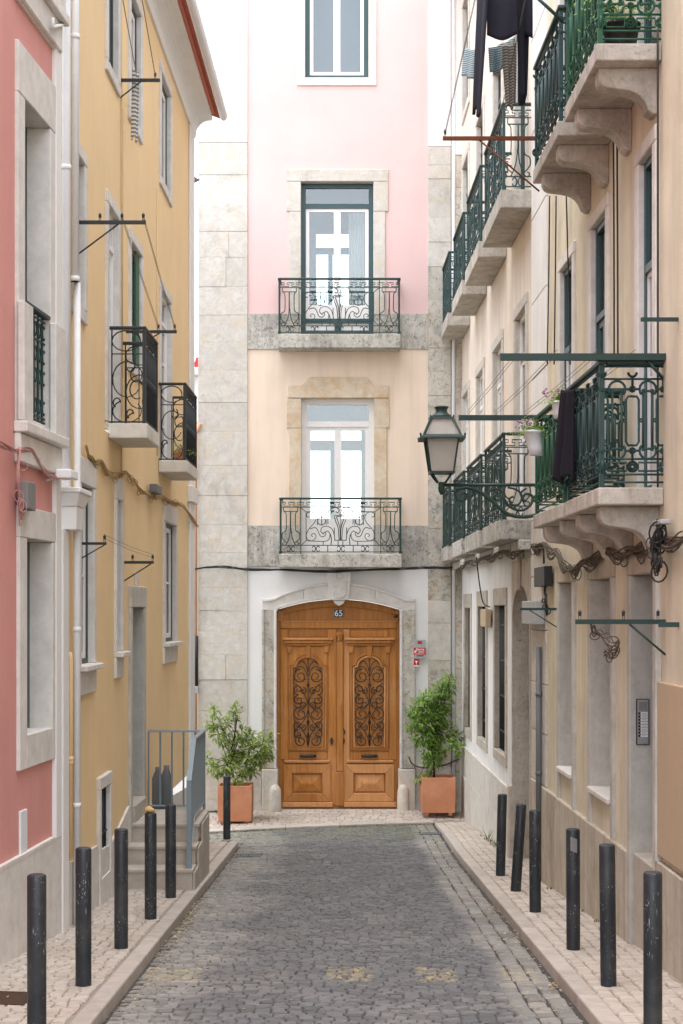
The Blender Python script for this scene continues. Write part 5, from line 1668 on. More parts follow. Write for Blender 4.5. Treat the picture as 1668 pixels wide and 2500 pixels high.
while y < 16.66:
    zb = -0.66 + (-0.30 + 0.66) * min(1, (y - 15.09) / .49)
    ztp = 0.086 + (0.452 - 0.086) * min(1, (y - 15.045) / .495)
    mb = MB(); mb.box(xr_ - .006, xr_ + .006, y - .02, y + .02, zb, ztp); mk('baluster', mb, M['rail_grey'], rl); y += 0.095
rbar('newel_post', [(xr_, 16.70, -0.384), (xr_, 16.70, 0.451)], 0.016)
rbar('handrail', [(-2.075, 16.70, 0.455), (xr_ - .02, 16.70, 0.455)], 0.013); rbar('bottom_rail', [(-2.075, 16.70, -0.345), (xr_ - .02, 16.70, -0.345)], 0.012)
for x in (-2.07, -1.945, -1.82, -1.695, -1.57): rbar('baluster', [(x, 16.70, -0.345 if x > -2.06 else -0.384), (x, 16.70, 0.455)], 0.0105)
# two squashed dark bottle-like containers leaning behind the railing
for k, (x, lean, hh, lab) in enumerate(((-2.005, .012, .46, 'shorter dark grey bottle-shaped container leaning against the yellow wall, left of its pair'), (-1.885, -.03, .48, 'taller dark grey bottle-shaped container leaning by the railing, right of its pair'))):
    zb_ = -1.02
    mb = MB(); mb.lathe(x, 16.92, -0.62, [(0.052, 0), (0.060, .10), (0.062, .45), (0.058, hh + .08), (0.040, hh + .14), (0.030, hh + .16), (0.030, hh + .21)], 14, 1.0, .45)
    for v in mb.v: v.x += lean * (v.z + .62) + .004 * math.sin(v.z * 23)
    tag(mk('container', mb, M['pipe_grey'], None), lab, 'container', 'containers on the landing')
mb = MB(); mb.box(-2.1, -1.76, 16.80, 17.05, -1.3, -0.622); tag(mk('stone_ledge', mb, M['step'], None, bevel=.01), 'low stone ledge behind the landing railing against yellow wall', 'ledge')

# --- planters and citrus plants
def planter(x0, x1, y0, y1, z0, z1, lab):
    t = thing('planter', lab, 'planter', ((x0 + x1) / 2, (y0 + y1) / 2, z0), 'square terracotta planters')
    cx, cy, h = (x0 + x1) / 2, (y0 + y1) / 2, (x1 - x0) / 2
    mb = MB()
    prof = [(0.955, 0.02), (0.985, .3), (1.0, .7), (0.99, .93), (1.0, 1.0)]
    rings = []
    for s, f in prof: rings.append([mb.w((cx + q * h * s, cy + w_ * h * s, z0 + (z1 - z0) * f)) for q, w_ in ((-1, -1), (1, -1), (1, 1), (-1, 1))])
    for s, f in ((0.89, 1.0), (0.87, .86)): rings.append([mb.w((cx + q * h * s, cy + w_ * h * s, z0 + (z1 - z0) * f)) for q, w_ in ((-1, -1), (1, -1), (1, 1), (-1, 1))])
    mb.face(rings[0])
    for a, b_ in zip(rings[:-1], rings[1:]):
        for j in range(4): mb.face([a[j], a[(j + 1) % 4], b_[(j + 1) % 4], b_[j]])
    mk('pot', mb, M['terracotta'], t, bevel=.008, seg=2)
    s = MB(); s.grid(lambda a, b_: (cx - h * .88 + 1.76 * h * a, cy - h * .88 + 1.76 * h * b_, z0 + (z1 - z0) * .87 + .01 * math.sin(a * 17) * math.cos(b_ * 13)), 8, 8); mk('soil', s, M['soil'], t)
    for q, w_ in ((-.7, -.7), (.7, -.7), (.7, .7), (-.7, .7)):
        f = MB(); f.box(cx + q * h - .03, cx + q * h + .03, cy + w_ * h - .03, cy + w_ * h + .03, z0 - .03, z0 + (z1 - z0) * .02); mk('foot', f, M['terracotta'], t)
    return cx, cy, z0 + (z1 - z0) * .87
yl_ = 24.0
S_ = F / yl_
pl = planter((531 - CX) / S_, (615 - CX) / S_, yl_, yl_ + 0.53, CZ + (HZ - 2008) / S_, CZ + (HZ - 1919) / S_, 'terracotta planter left of the wooden door, behind a bollard')
yr2 = 24.2
S2 = F / yr2
pr = planter((1030 - CX) / S2, (1113 - CX) / S2, yr2, yr2 + 0.52, CZ + (HZ - 1987) / S2, CZ + (HZ - 1899) / S2, 'terracotta planter right of the wooden door, by the white wall')


def leaf(mb, p, d, up, L, W, tone):
    d = d.normalized(); s = d.cross(up)
    if s.length < .05: s = d.cross(Vector((1, 0, 0)))
    s.normalize(); nrm = s.cross(d)
    mb.tone = tone
    a = mb.w(p); b_ = mb.w(p + d * L * .4 + s * W - nrm * -.15 * W); c_ = mb.w(p + d * L * .4 - s * W - nrm * -.15 * W)
    m1 = mb.w(p + d * L * .45 - nrm * .12 * W); e = mb.w(p + d * L - nrm * .10 * L)
    mb.face([a, b_, m1]); mb.face([a, m1, c_]); mb.face([b_, e, m1]); mb.face([m1, e, c_])


def citrus(base, clusters, Y, trunk, dens, lab, mat, seed, Lr=(.075, .13), k3=1.0):
    rr = random.Random(seed)
    bx_, by_, bz_ = base
    t = thing('citrus_plant', lab, 'plant', base, 'potted citrus plants')
    tb = MB(); tb.tube([(xpx(a, Y) , by_ + o, zpx(b_, Y)) for a, b_, o in trunk], [0.020 - .012 * k / (len(trunk) - 1) for k in range(len(trunk))], 7); mk('trunk', tb, M['bark'], t)
    mb = MB(); mb.tone = .5
    top = Vector((xpx(trunk[-2][0], Y), by_, zpx(trunk[-2][1], Y)))
    mid = Vector((xpx(trunk[1][0], Y), by_, zpx(trunk[1][1], Y)))
    for (px, py, r_) in clusters:
        rm = r_ * Y / F
        c = Vector((xpx(px, Y), by_ + rr.uniform(-.16, .16), zpx(py, Y)))
        st = mid.lerp(top, rr.random())
        br = MB(); q = st.lerp(c, .5) + Vector((rr.uniform(-.04, .04), rr.uniform(-.04, .04), rr.uniform(-.02, .06)))
        br.tube(spline([tuple(st), tuple(q), tuple(c), tuple(c + Vector((rr.uniform(-.05, .05), 0, rm * .7)))], 4), 0.005, 5); mk('branch', br, M['bark'], t)
        n = int(dens * r_ * r_ / 5.6)
        for _ in range(n):
            # leaves sit along short twigs
            a = rr.uniform(0, 2 * math.pi); e = rr.uniform(-1, 1)
            rad = rm * rr.random() ** .45
            p = c + Vector((math.cos(a) * math.sqrt(1 - e * e), math.sin(a) * math.sqrt(1 - e * e) * .9, e)) * rad
            d = (p - c).normalized() * .7 + Vector((rr.uniform(-.7, .7), rr.uniform(-.7, .7), rr.uniform(-.75, .45)))
            outer = rad / rm
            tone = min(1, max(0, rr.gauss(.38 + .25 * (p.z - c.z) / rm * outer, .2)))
            leaf(mb, p, d, Vector((rr.uniform(-.5, .5), rr.uniform(-.5, .5), 1)), rr.uniform(*Lr), rr.uniform(.016, .027), tone)
    mk('crown', mb, M[mat], t)

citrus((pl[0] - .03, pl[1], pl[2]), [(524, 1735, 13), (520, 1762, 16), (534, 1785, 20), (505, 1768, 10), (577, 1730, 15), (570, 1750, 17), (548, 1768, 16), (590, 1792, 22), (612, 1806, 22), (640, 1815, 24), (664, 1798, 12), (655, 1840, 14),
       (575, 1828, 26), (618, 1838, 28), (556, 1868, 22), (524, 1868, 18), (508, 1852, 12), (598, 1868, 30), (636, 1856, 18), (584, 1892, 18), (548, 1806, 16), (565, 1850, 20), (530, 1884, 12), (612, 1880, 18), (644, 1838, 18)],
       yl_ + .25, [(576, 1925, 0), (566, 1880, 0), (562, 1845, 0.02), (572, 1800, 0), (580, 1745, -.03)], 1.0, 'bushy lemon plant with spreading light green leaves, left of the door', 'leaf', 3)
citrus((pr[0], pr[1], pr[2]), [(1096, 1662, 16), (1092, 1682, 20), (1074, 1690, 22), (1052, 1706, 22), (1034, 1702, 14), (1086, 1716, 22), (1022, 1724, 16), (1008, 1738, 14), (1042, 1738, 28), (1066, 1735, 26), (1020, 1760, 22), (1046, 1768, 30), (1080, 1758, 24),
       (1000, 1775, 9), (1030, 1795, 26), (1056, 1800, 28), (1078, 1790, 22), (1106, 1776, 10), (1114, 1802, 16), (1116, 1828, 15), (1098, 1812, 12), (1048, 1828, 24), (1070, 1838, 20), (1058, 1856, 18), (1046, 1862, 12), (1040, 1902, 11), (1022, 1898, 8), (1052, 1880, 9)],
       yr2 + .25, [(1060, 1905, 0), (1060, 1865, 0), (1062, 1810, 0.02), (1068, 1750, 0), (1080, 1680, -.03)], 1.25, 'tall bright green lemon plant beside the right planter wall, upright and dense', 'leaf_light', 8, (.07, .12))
# bent dark rod tied across the right plant
mb = MB(); mb.tube(spline([(ex(998), YE - .10, ez(1846)), (ex(1005), YE - .12, ez(1862)), (ex(1022), YE - .16, ez(1870)), (ex(1045), YE - .2, ez(1870)), (ex(1085), YE - .2, ez(1864)), (ex(1122), YE - .06, ez(1851))], 5), 0.013, 7)
tag(mk('tie_rod', mb, M['cable_brown'], None), 'dark bent rod strung between wall hooks behind the right plant', 'rod')

# --- house number and alarm stickers
def text(name, body, size, fr, u, n, z, mat, parent, align='CENTER', shear=0.0, bold=0.0):
    cu = bpy.data.curves.new(name, 'FONT'); cu.body = body; cu.size = size; cu.align_x = align; cu.align_y = 'CENTER'; cu.extrude = 0.0008; cu.shear = shear; cu.offset = bold
    tmp = bpy.data.objects.new(name, cu); COL.objects.link(tmp)
    dg = bpy.context.evaluated_depsgraph_get()
    me = bpy.data.meshes.new_from_object(tmp.evaluated_get(dg))
    bpy.data.objects.remove(tmp)
    mb = MB(fr)
    vs = [mb.p(u + v.co.x, n + v.co.z, z + v.co.y) for v in me.vertices]
    for p in me.polygons: mb.face(list(p.vertices))
    bpy.data.meshes.remove(me)
    return mk(name, mb, M[mat], parent)
npl = thing('number_plate', 'small white and black enamel number plate 65 above the wooden door', 'sign', (ex(827), YE + .10, ez(1498)))
n0 = ND + .001
b = MB(fr_end); b.box(ex(814.5), ex(839.5), n0, n0 + .012, ez(1507.5), ez(1488)); mk('plate', b, M['box_dull'], npl, bevel=.003)
b = MB(fr_end); b.box(ex(816), ex(838), n0 + .0121, n0 + .015, ez(1506), ez(1489.5)); mk('field', b, M['black'], npl)
text('digits', '65', 0.135, fr_end, ex(827), n0 + .0165, ez(1498), 'label_white', npl, bold=.0015)
sg = thing('alarm_sticker', 'red and white alarm notice reading Alarma on the wall right of the door', 'sign', (ex(1025), YE - .05, ez(1590)))
ns = 0.0715
b = MB(fr_end); b.box(ex(1010), ex(1039), ns - .01, ns, ez(1607), ez(1562)); mk('backing', b, M['box_grey'], sg)
b = MB(fr_end); b.box(ex(1009.5), ex(1039), ns + .0005, ns + .002, ez(1598.5), ez(1581)); mk('red_band', b, M['red'], sg)
text('lettering', 'Alarma', 0.048, fr_end, ex(1025), ns + .003, ez(1585), 'label_white', sg, bold=.0012)
b = MB(fr_end); b.box(ex(1019), ex(1030), ns + .0005, ns + .002, ez(1571), ez(1565)); mk('emblem', b, M['red'], sg)
b = MB(fr_end); b.box(ex(1019), ex(1030), ns + .0005, ns + .002, ez(1571.9), ez(1571.1)); mk('emblem_bar', b, M['black'], sg)
for y_, x0_, x1_ in ((1589.5, 1021, 1036), (1592, 1021, 1036), (1596, 1013, 1036)):
    b = MB(fr_end); b.box(ex(x0_), ex(x1_), ns + .0022, ns + .003, ez(y_ + .6), ez(y_ - .4)); mk('fine_print', b, M['label_white'], sg)
b = MB(fr_end); b.ext_n([(ex(1010.5), ez(1594)), (ex(1012), ez(1588)), (ex(1019), ez(1588)), (ex(1014), ez(1593))], ns + .0022, ns + .003); mk('pictogram', b, M['label_white'], sg)
b = MB(fr_end); b.box(ex(1017), ex(1034), ns + .0005, ns + .002, ez(1602), ez(1600)); mk('fine_print', b, M['black'], sg)
s2 = thing('red_sticker', 'small red sticker with white pictogram just below the alarm notice', 'sign', (ex(1016), YE - .05, ez(1617)))
b = MB(fr_end); b.box(ex(1010), ex(1023), ns - .01, ns - .001, ez(1627), ez(1608)); mk('backing', b, M['red'], s2)
b = MB(fr_end); b.ext_n([(ex(1013), ez(1613)), (ex(1019.5), ez(1613)), (ex(1017.2), ez(1618.5)), (ex(1017), ez(1623)), (ex(1015.8), ez(1623)), (ex(1015.6), ez(1618.5))], ns - .0005, ns + .001); mk('pictogram', b, M['label_white'], s2)
b = MB(fr_end); b.box(ex(1010), ex(1023), ns - .0005, ns + .0005, ez(1627), ez(1624)); mk('fine_print', b, M['label_white'], s2)
b = MB(fr_end); b.lathe(ex(967), .02, ez(1504), [(0.03, -.03), (0.035, 0), (0.03, .03)], 10, 1, .7); b.tube([(ex(967), ND, ez(1508)), (ex(974), ND + .03, ez(1513))], .01, 6)
tag(mk('door_camera', b, M['black'], None), 'small black camera fixed at the top right corner of the door', 'camera')

# --- intercom on the far reveal of the beige house door
uC = BO['C'][1]
ic = thing('intercom_panel', 'aluminium intercom panel with eight labelled buttons in the right doorway', 'intercom', fr_bei(uC, -0.1, 0.6))
def fr_rev(a, n, z): return fr_bei(uC - n, -a, z)      # a = depth into the reveal, n = out of it
a1 = 0.02; a0_ = 0.115
zi0, zi1 = zpx(1818, uC), zpx(1706, uC)
b = MB(fr_rev); b.box(a1, a0_, .0005, .02, zi0, zi1); mk('housing', b, M['black'], ic, bevel=.003)
b = MB(fr_rev); b.box(a1 + .006, a0_ - .006, .0201, .026, zi0 + .006, zi1 - .006); mk('face_plate', b, M['alu'], ic, bevel=.002)
for k in range(8):
    z_ = zi1 - .105 - k * .0235
    b = MB(fr_rev); b.box(a1 + .030, a0_ - .014, .0262, .0285, z_ - .008, z_ + .008); nb = mk('name_label', b, M['label_white'], ic)
    b = MB(fr_rev); b.box(a1 + .038, a0_ - .022, .0286, .0292, z_ - .002, z_ + .002); mk('fine_print', b, M['box_dull'], nb)
    b = MB(fr_rev); b.box(a1 + .012, a1 + .028, .0262, .031, z_ - .008, z_ + .008); mk('button', b, M['black'], ic, bevel=.001)
b = MB(fr_rev); b.box(a1 + .016, a0_ - .016, .0262, .0275, zi1 - .085, zi1 - .02); mk('speaker_grille', b, M['box_dull'], ic)

# --- street lantern on an ornate bracket
YLm = 16.0
SL = F / YLm
def lx(px): return (px - CX) / SL
def lz(py): return CZ + (HZ - py) / SL
lamp = thing('street_lantern', 'old green four-sided street lantern on scrolled wall bracket', 'street lamp', (lx(1305), YLm, lz(1190)))
cx = lx(1078)
def lpart(name, mb, mat='iron', bev=0.0): return mk(name, mb, M[mat], lamp, bevel=bev)
zt0, zt1 = lz(1153), lz(1073)                        # lower body
hb, ht = 0.118, 0.165
for s in ((-1, -1), (1, -1), (1, 1), (-1, 1)):
    mb = MB(); mb.tube([(cx + s[0] * hb, YLm + s[1] * hb, zt0), (cx + s[0] * ht, YLm + s[1] * ht, zt1)], 0.012, 4, smooth=False); lpart('corner_bar', mb)
for k, (a, b_) in enumerate((((-1, -1), (1, -1)), ((1, -1), (1, 1)), ((1, 1), (-1, 1)), ((-1, 1), (-1, -1)))):
    mb = MB(); q = .93
    mb.face([mb.w((cx + a[0] * hb * q, YLm + a[1] * hb * q, zt0)), mb.w((cx + b_[0] * hb * q, YLm + b_[1] * hb * q, zt0)), mb.w((cx + b_[0] * ht * q, YLm + b_[1] * ht * q, zt1)), mb.w((cx + a[0] * ht * q, YLm + a[1] * ht * q, zt1))])
    mk('pane', mb, M['lamp_glass'], lamp, solid=.004)
    rt, rb = .105, .170
    z2, z3 = lz(1064), lz(1024)
    mb = MB(); mb.face([mb.w((cx + a[0] * rb * q, YLm + a[1] * rb * q, z2)), mb.w((cx + b_[0] * rb * q, YLm + b_[1] * rb * q, z2)), mb.w((cx + b_[0] * rt * q, YLm + b_[1] * rt * q, z3)), mb.w((cx + a[0] * rt * q, YLm + a[1] * rt * q, z3))])
    mk('roof_pane', mb, M['lamp_glass'], lamp, solid=.004)
for s in ((-1, -1), (1, -1), (1, 1), (-1, 1)):
    mb = MB(); mb.tube([(cx + s[0] * .190, YLm + s[1] * .190, lz(1068)), (cx + s[0] * .108, YLm + s[1] * .108, lz(1022))], 0.016, 4, smooth=False); lpart('roof_bar', mb)
    mb = MB(); mb.lathe(cx + s[0] * .225, YLm + s[1] * .225, lz(1070), [(0.006, 0), (0.011, .012), (0.012, .022), (0.004, .034)], 8); lpart('finial', mb)
    mb = MB(); mb.lathe(cx + s[0] * .118, YLm + s[1] * .118, lz(1022), [(0.006, 0), (0.010, .012), (0.004, .028)], 8); lpart('finial', mb)
    mb = MB(); mb.tube(spline([(cx + s[0] * .10, YLm + s[1] * .10, lz(1156)), (cx + s[0] * .075, YLm + s[1] * .075, lz(1166)), (cx + s[0] * .04, YLm + s[1] * .04, lz(1178))], 4), .012, 5); lpart('cradle_arm', mb)
mb = MB(); mb.frus(cx, YLm, lz(1074), lz(1070), .235, .23); mb.frus(cx, YLm, lz(1070) + .0005, lz(1064), .228, .178); lpart('eaves', mb)
mb = MB(); mb.frus(cx, YLm, lz(1157), lz(1152), .13, .13); lpart('base_frame', mb)
mb = MB(); mb.frus(cx, YLm, lz(1024), lz(1020), .125, .12); lpart('roof_cap', mb)
mb = MB(); mb.lathe(cx, YLm, lz(1020), [(0.115, 0), (0.105, .02), (0.07, .045), (0.062, .055), (0.058, .085), (0.072, .10), (0.076, .108), (0.06, .118), (0.02, .124)], 16); lpart('vent_cap', mb)
mb = MB(); mb.lathe(lx(1078), YLm, lz(1208), [(0.012, 0), (0.028, .03), (0.036, .07), (0.030, .09), (0.036, .11), (0.03, .13)], 10); lpart('bracket_head', mb)
mb = MB(); mb.tube([(lx(1085), YLm, lz(1184)), (2.075, YLm, lz(1184))], 0.017, 8); lpart('arm', mb)
def lcurve(pts, r, name='scroll'): mb = MB(); mb.tube([(lx(a), YLm, lz(b_)) for a, b_ in spline(pts, 5)], r * 1.3, 6); return lpart(name, mb)
lcurve([(1118, 1196), (1112, 1206), (1116, 1220), (1130, 1222), (1140, 1210), (1133, 1202), (1127, 1208)], .010)
lcurve([(1112, 1196), (1140, 1190), (1170, 1200), (1200, 1222), (1235, 1252), (1270, 1262), (1305, 1258), (1330, 1250)], .016)
lcurve([(1185, 1212), (1200, 1196), (1220, 1196), (1228, 1210), (1216, 1222), (1206, 1214), (1212, 1206)], .010)
lcurve([(1228, 1212), (1246, 1238), (1274, 1246), (1296, 1232), (1300, 1212), (1284, 1206), (1276, 1218), (1286, 1224)], .011)
lcurve([(1240, 1190), (1262, 1196), (1274, 1210), (1268, 1230), (1250, 1232), (1244, 1218), (1254, 1212)], .009)
lcurve([(1286, 1192), (1272, 1204), (1280, 1226)], .009)
lcurve([(1150, 1192), (1158, 1204), (1148, 1212)], .007)
mb = MB(); mb.box(2.045, 2.075, YLm - .03, YLm + .03, lz(1270), lz(1175)); lpart('wall_plate', mb, 'iron', .005)

# --- clothes-line brackets
def bracket(lab, fr, u, z, n0, n1, mat='iron_black', brace=0.2, brz=0.25, r=0.014, pulleys=(), braces_from=0.0, grp='clothes-line brackets', thick=.012):
    t = thing('clothesline_bracket', lab, 'bracket', fr(u, n0, z), grp)
    mb = MB(fr); mb.box(u - thick, u + thick, n0, n1, z - r, z + r); mk('arm', mb, M[mat], t)
    if brace:
        mb = MB(fr); mb.tube([(u, n0 + braces_from, z - brz), (u, n0 + brace, z - r)], r * .5, 5); mk('brace', mb, M[mat], t)
    for p in pulleys:
        q = MB(fr); q.tube([(u, p - .006, z + r), (u, p - .010, z + r + .05), (u, p, z + r + .066), (u, p + .010, z + r + .05), (u, p + .006, z + r)], 0.003, 4)
        q.lathe(u, p, z + r + .022, [(0.004, 0), (0.013, .004), (0.013, .03), (0.004, .034)], 8, .6, 1); mk('pulley', q, M['iron_black'], t)
    return t
u1_ = yelY(293); bracket('black bracket high on yellow wall, level with the top windows', fr_yel, u1_, zpx(196, u1_), 0, .385, brace=.2, brz=.17, pulleys=(.34,))
u2_ = yelY(191); bracket('long black bracket with three pulleys beside the white downpipe', fr_yel, u2_, zpx(543, u2_), 0, .555, brace=.33, brz=.26, pulleys=(.18, .36, .535))
u3_ = 15.36; bracket('black bracket with two pulleys behind the nearer yellow-house balcony', fr_yel, u3_, zpx(810, u3_), 0, .50, brace=.33, brz=.12, pulleys=(.32, .48), braces_from=.15)
u4_ = yelY(200); bracket('short black bracket low beside the downpipe, left of the stone door frame', fr_yel, u4_, zpx(1327, u4_), 0, .205, brace=.19, brz=.12, pulleys=(.19,), r=.011)
u5_ = yelY(299); bracket('black bracket with two pulleys above the yellow-house door', fr_yel, u5_, zpx(1373, u5_), 0, .305, brace=.28, brz=.19, pulleys=(.10, .295), r=.013)
u6_ = beiY(1362); bracket('green bracket in front of the grey meter box', fr_bei, u6_, zpx(1487, u6_), 0, .36, 'iron_teal', brace=.27, brz=.18, r=.012)
u7_ = beiY(1625); bracket('green bracket tangled with wires beside the right doorway', fr_bei, u7_, zpx(1518, u7_), 0, .60, 'iron', brace=.24, brz=.22, r=.016, pulleys=(.05, .28, .57))
bracket('short white-flecked green bar at right edge beside the tangled bracket', fr_bei, 9.98, zpx(1525, 9.98), 0, .13, 'iron_teal', brace=0, r=.016)
bracket('green bar at right edge above the heavy balcony', fr_bei, 10.0, zpx(780, 10.0), 0, .24, 'iron', brace=0, r=.012)
t = bracket('long green angle-iron arm across the top of the heavy lower balcony', fr_bei, 10.36, 3.44, .0, 1.10, 'iron', brace=.12, brz=.14, r=.022, braces_from=.02, thick=.02)
t = bracket('green angle-iron arm behind the bright green balcony, beside the lantern', fr_bei, 13.46, zpx(1020, 13.46), .0, 1.09, 'iron', brace=0, r=.022, thick=.02)
t = bracket('rusty arm with green brace carrying washing beside the upper balconies', fr_bei, 13.55, zpx(338, 13.55), .0, 1.22, 'rust', brace=.90, brz=.46, r=.016, pulleys=(.75, 1.2), braces_from=.38)

# --- lines
def wire(name, pts, r, mat, lab, cat='wire', sag=0.0, grp=None, fr=fr_world, n=6):
    mb = MB(fr)
    mb.tube(spline(pts, n) if len(pts) > 2 else pts, r, 5)
    return tag(mk(name, mb, M[mat], None), lab, cat, grp)
def YP(u, n, z): return fr_yel(u, n, z)
def BP(u, n, z): return fr_bei(u, n, z)
def two(name, a, b_, r, lab, grp, dz=.03):
    mb = MB()
    for d in (0, dz):
        m_ = [(a[k] + b_[k]) / 2 for k in range(3)]
        mb.tube([(a[0], a[1], a[2] + d), (m_[0], m_[1], m_[2] + d - .012), (b_[0], b_[1], b_[2] + d)], r, 4)
    tag(mk(name, mb, M['wire'], None), lab, 'clothes line', grp)
zz2, zz3, zz1 = zpx(543, u2_) + .03, zpx(810, u3_) + .03, zpx(196, u1_) + .03
two('clothes_line', YP(u2_, .535, zz2), YP(u3_, .48, zz3), .0025, 'doubled line between outer pulleys on the yellow house', 'clothes lines')
two('clothes_line', YP(u2_, .36, zz2), YP(u3_, .32, zz3), .0025, 'doubled line between middle pulleys on the yellow house', 'clothes lines')
two('clothes_line', YP(u1_, .34, zz1), YP(11.9, .36, zz1 + 1.2), .0025, 'doubled line running up from the topmost yellow-wall bracket', 'clothes lines')
two('clothes_line', YP(u1_, .16, zz1), YP(11.9, .20, zz1 + 1.2), .0025, 'inner doubled line above the topmost yellow-wall bracket', 'clothes lines')
two('clothes_line', YP(u4_, .19, zpx(1315, u4_)), YP(u5_, .30, zpx(1362, u5_)), .0022, 'slack line between the two low yellow-house brackets', 'clothes lines')
za, zb_ = 3.46, zpx(1020, 13.46) + .02
for k, (n1_, n2_, lab) in enumerate(((.20, .30, 'line nearest the beige wall between the green arms'), (.45, .52, 'second line from the beige wall between the green arms'), (.72, .78, 'third line from the beige wall between the green arms'), (.98, 1.02, 'outermost line between the two green arms'))):
    two('clothes_line', BP(10.36, n1_, za), BP(13.46, n2_, zb_), .0022, lab, 'clothes lines')
two('clothes_line', BP(13.55, 1.20, zpx(330, 13.55)), BP(10.3, 1.02, 6.95), .003, 'outer washing line rising from the rusty arm', 'clothes lines')
two('clothes_line', BP(13.55, .75, zpx(330, 13.55)), BP(10.3, .70, 6.95), .003, 'inner washing line rising from the rusty arm', 'clothes lines')

wire('support_bar', [(xpx(1296, 12.0), 12.0, zpx(-20, 12.0)), (xpx(1376, 12.0), 12.0, zpx(54, 12.0))], .014, 'iron_teal', 'green diagonal support bar at the top beside the upper balconies', 'bar')
# --- cables
def bundle(name, pts, nstr, r, spread, mat, lab, seed, fr=fr_world, loops=0, lr=.06):
    rr = random.Random(seed); mb = MB(fr)
    base = spline(pts, 7)
    for k in range(nstr):
        ph = rr.uniform(0, 6.28); f = rr.uniform(1.5, 4.5) * 6.28 / len(base); a = rr.uniform(.2, 1) * spread; dro = rr.random() ** 2 * lr * 1.6 * (loops > 0)
        q = []
        for j, p in enumerate(base):
            dr = -dro * math.sin(math.pi * (j % 7) / 7.0) ** 2
            q.append((p[0] + a * .5 * math.cos(f * j + ph), p[1] + a * .5 * math.sin(f * j * .8 + ph), p[2] + dr + a * math.sin(f * j + 1.3 * ph) + rr.uniform(-.002, .002)))
        mb.tube(q, r * rr.uniform(.7, 1.1), 5)
    for k in range(loops):
        p = base[rr.randrange(len(base))]; c = (p[0] + rr.uniform(-.04, .04), p[1] + rr.uniform(-.02, .03), p[2] - lr * rr.uniform(.2, 1.2))
        w_, h_ = lr * rr.uniform(.5, 1), lr * rr.uniform(.8, 1.5)
        mb.tube([(c[0] + .5 * w_ * math.cos(R(a + 40)), max(.012, c[1] + w_ * .6 * math.cos(R(a))), c[2] + .6 * h_ * math.sin(R(a))) for a in range(0, 360, 30)], r * .8, 5, closed=True)
    return tag(mk(name, mb, M[mat], None), lab, 'cables')
bundle('cable_bundle', [(ex(470), .10, ez(1392)), (ex(540), .09, ez(1384)), (ex(605), .07, ez(1390)), (ex(700), .12, ez(1391)), (ex(800), .16, ez(1396)), (ex(900), .15, ez(1391)), (ex(1000), .09, ez(1388)), (ex(1070), .08, ez(1386)), (ex(1135), .07, ez(1390))], 5, .010, .018, 'cable',
       'black cables strung across the pale townhouse above the wooden door', 1, fr_end)
bundle('cable_bundle', [(yelY(200), .03, zpx(1090, yelY(200))), (yelY(215), .03, zpx(1120, yelY(215))), (yelY(240), .03, zpx(1128, yelY(240))), (yelY(262), .03, zpx(1158, yelY(262))), (yelY(300), .03, zpx(1155, yelY(300))), (yelY(322), .03, zpx(1175, yelY(322))), (yelY(350), .04, zpx(1205, yelY(350))),
       (yelY(395), .03, zpx(1215, yelY(395))), (yelY(440), .03, zpx(1235, yelY(440))), (yelY(474), .05, zpx(1285, yelY(474)))], 12, .005, .026, 'cable_tan', 'tangled tan cables looped along the yellow facade under the balconies', 2, fr_yel, 9, .05)
bundle('cable_bundle', [(pinkY(-30), .05, zpx(1080, pinkY(-30))), (pinkY(20), .05, zpx(1100, pinkY(20))), (pinkY(60), .05, zpx(1098, pinkY(60))), (pinkY(85), .05, zpx(1140, pinkY(85))), (pinkY(110), .05, zpx(1165, pinkY(110))), (pinkY(140), .10, zpx(1155, pinkY(140)))], 7, .0055, .02, 'cable_pink', 'pink painted cables running along the salmon pink wall', 3, fr_pink)
bundle('cable_bundle', [(pinkY(28), .05, zpx(1100, pinkY(28))), (pinkY(22), .06, zpx(1170, pinkY(22))), (pinkY(30), .06, zpx(1230, pinkY(30))), (pinkY(35), .05, zpx(1265, pinkY(35)))], 8, .005, .035, 'cable_pink', 'hanging loop of pink painted cables beside the grey box', 4, fr_pink, 4, .05)
bundle('cable_bundle', [(16.4, .05, zpx(1335, 16.4)), (15.5, .06, zpx(1330, 15.5)), (14.6, .06, zpx(1350, 14.6)), (13.8, .08, zpx(1385, 13.8)), (13.1, .08, zpx(1375, 13.1)), (12.2, .06, zpx(1345, 12.2)), (11.2, .06, zpx(1345, 11.2)), (10.5, .05, zpx(1318, 10.5)), (9.6, .05, zpx(1310, 9.6))], 18, .0058, .035, 'cable_brown', 'thick tangled brown cables under the heavy lower balconies', 5, fr_bei, 6, .07)
bundle('cable_bundle', [(24.9, .10, 2.44), (22, .19, 2.43), (20, .19, 2.42), (18.0, .19, 2.42), (16.7, .10, 2.40)], 9, .007, .03, 'cable_brown', 'cables hanging under the lower row of far right balconies', 6, fr_whi, 6, .05)
bundle('cable_bundle', [(beiY(1342), .06, zpx(1340, beiY(1342))), (beiY(1343), .06, zpx(1375, beiY(1343)))], 5, .009, .015, 'cable', 'short black cables dropping into the black junction box', 7, fr_bei)
bundle('cable_bundle', [(beiY(1345), .06, zpx(1430, beiY(1345))), (beiY(1350), .07, zpx(1460, beiY(1350))), (beiY(1349), .05, zpx(1500, beiY(1349)))], 6, .008, .022, 'cable', 'black cables drooping below the black junction box', 8, fr_bei, 3, .04)
bundle('cable_bundle', [(beiY(1640), .07, zpx(1285, beiY(1640))), (beiY(1632), .09, zpx(1330, beiY(1632))), (beiY(1642), .09, zpx(1375, beiY(1642)))], 9, .008, .05, 'cable', 'loose black and white cable coils at the right edge below the balcony', 9, fr_bei, 5, .09)
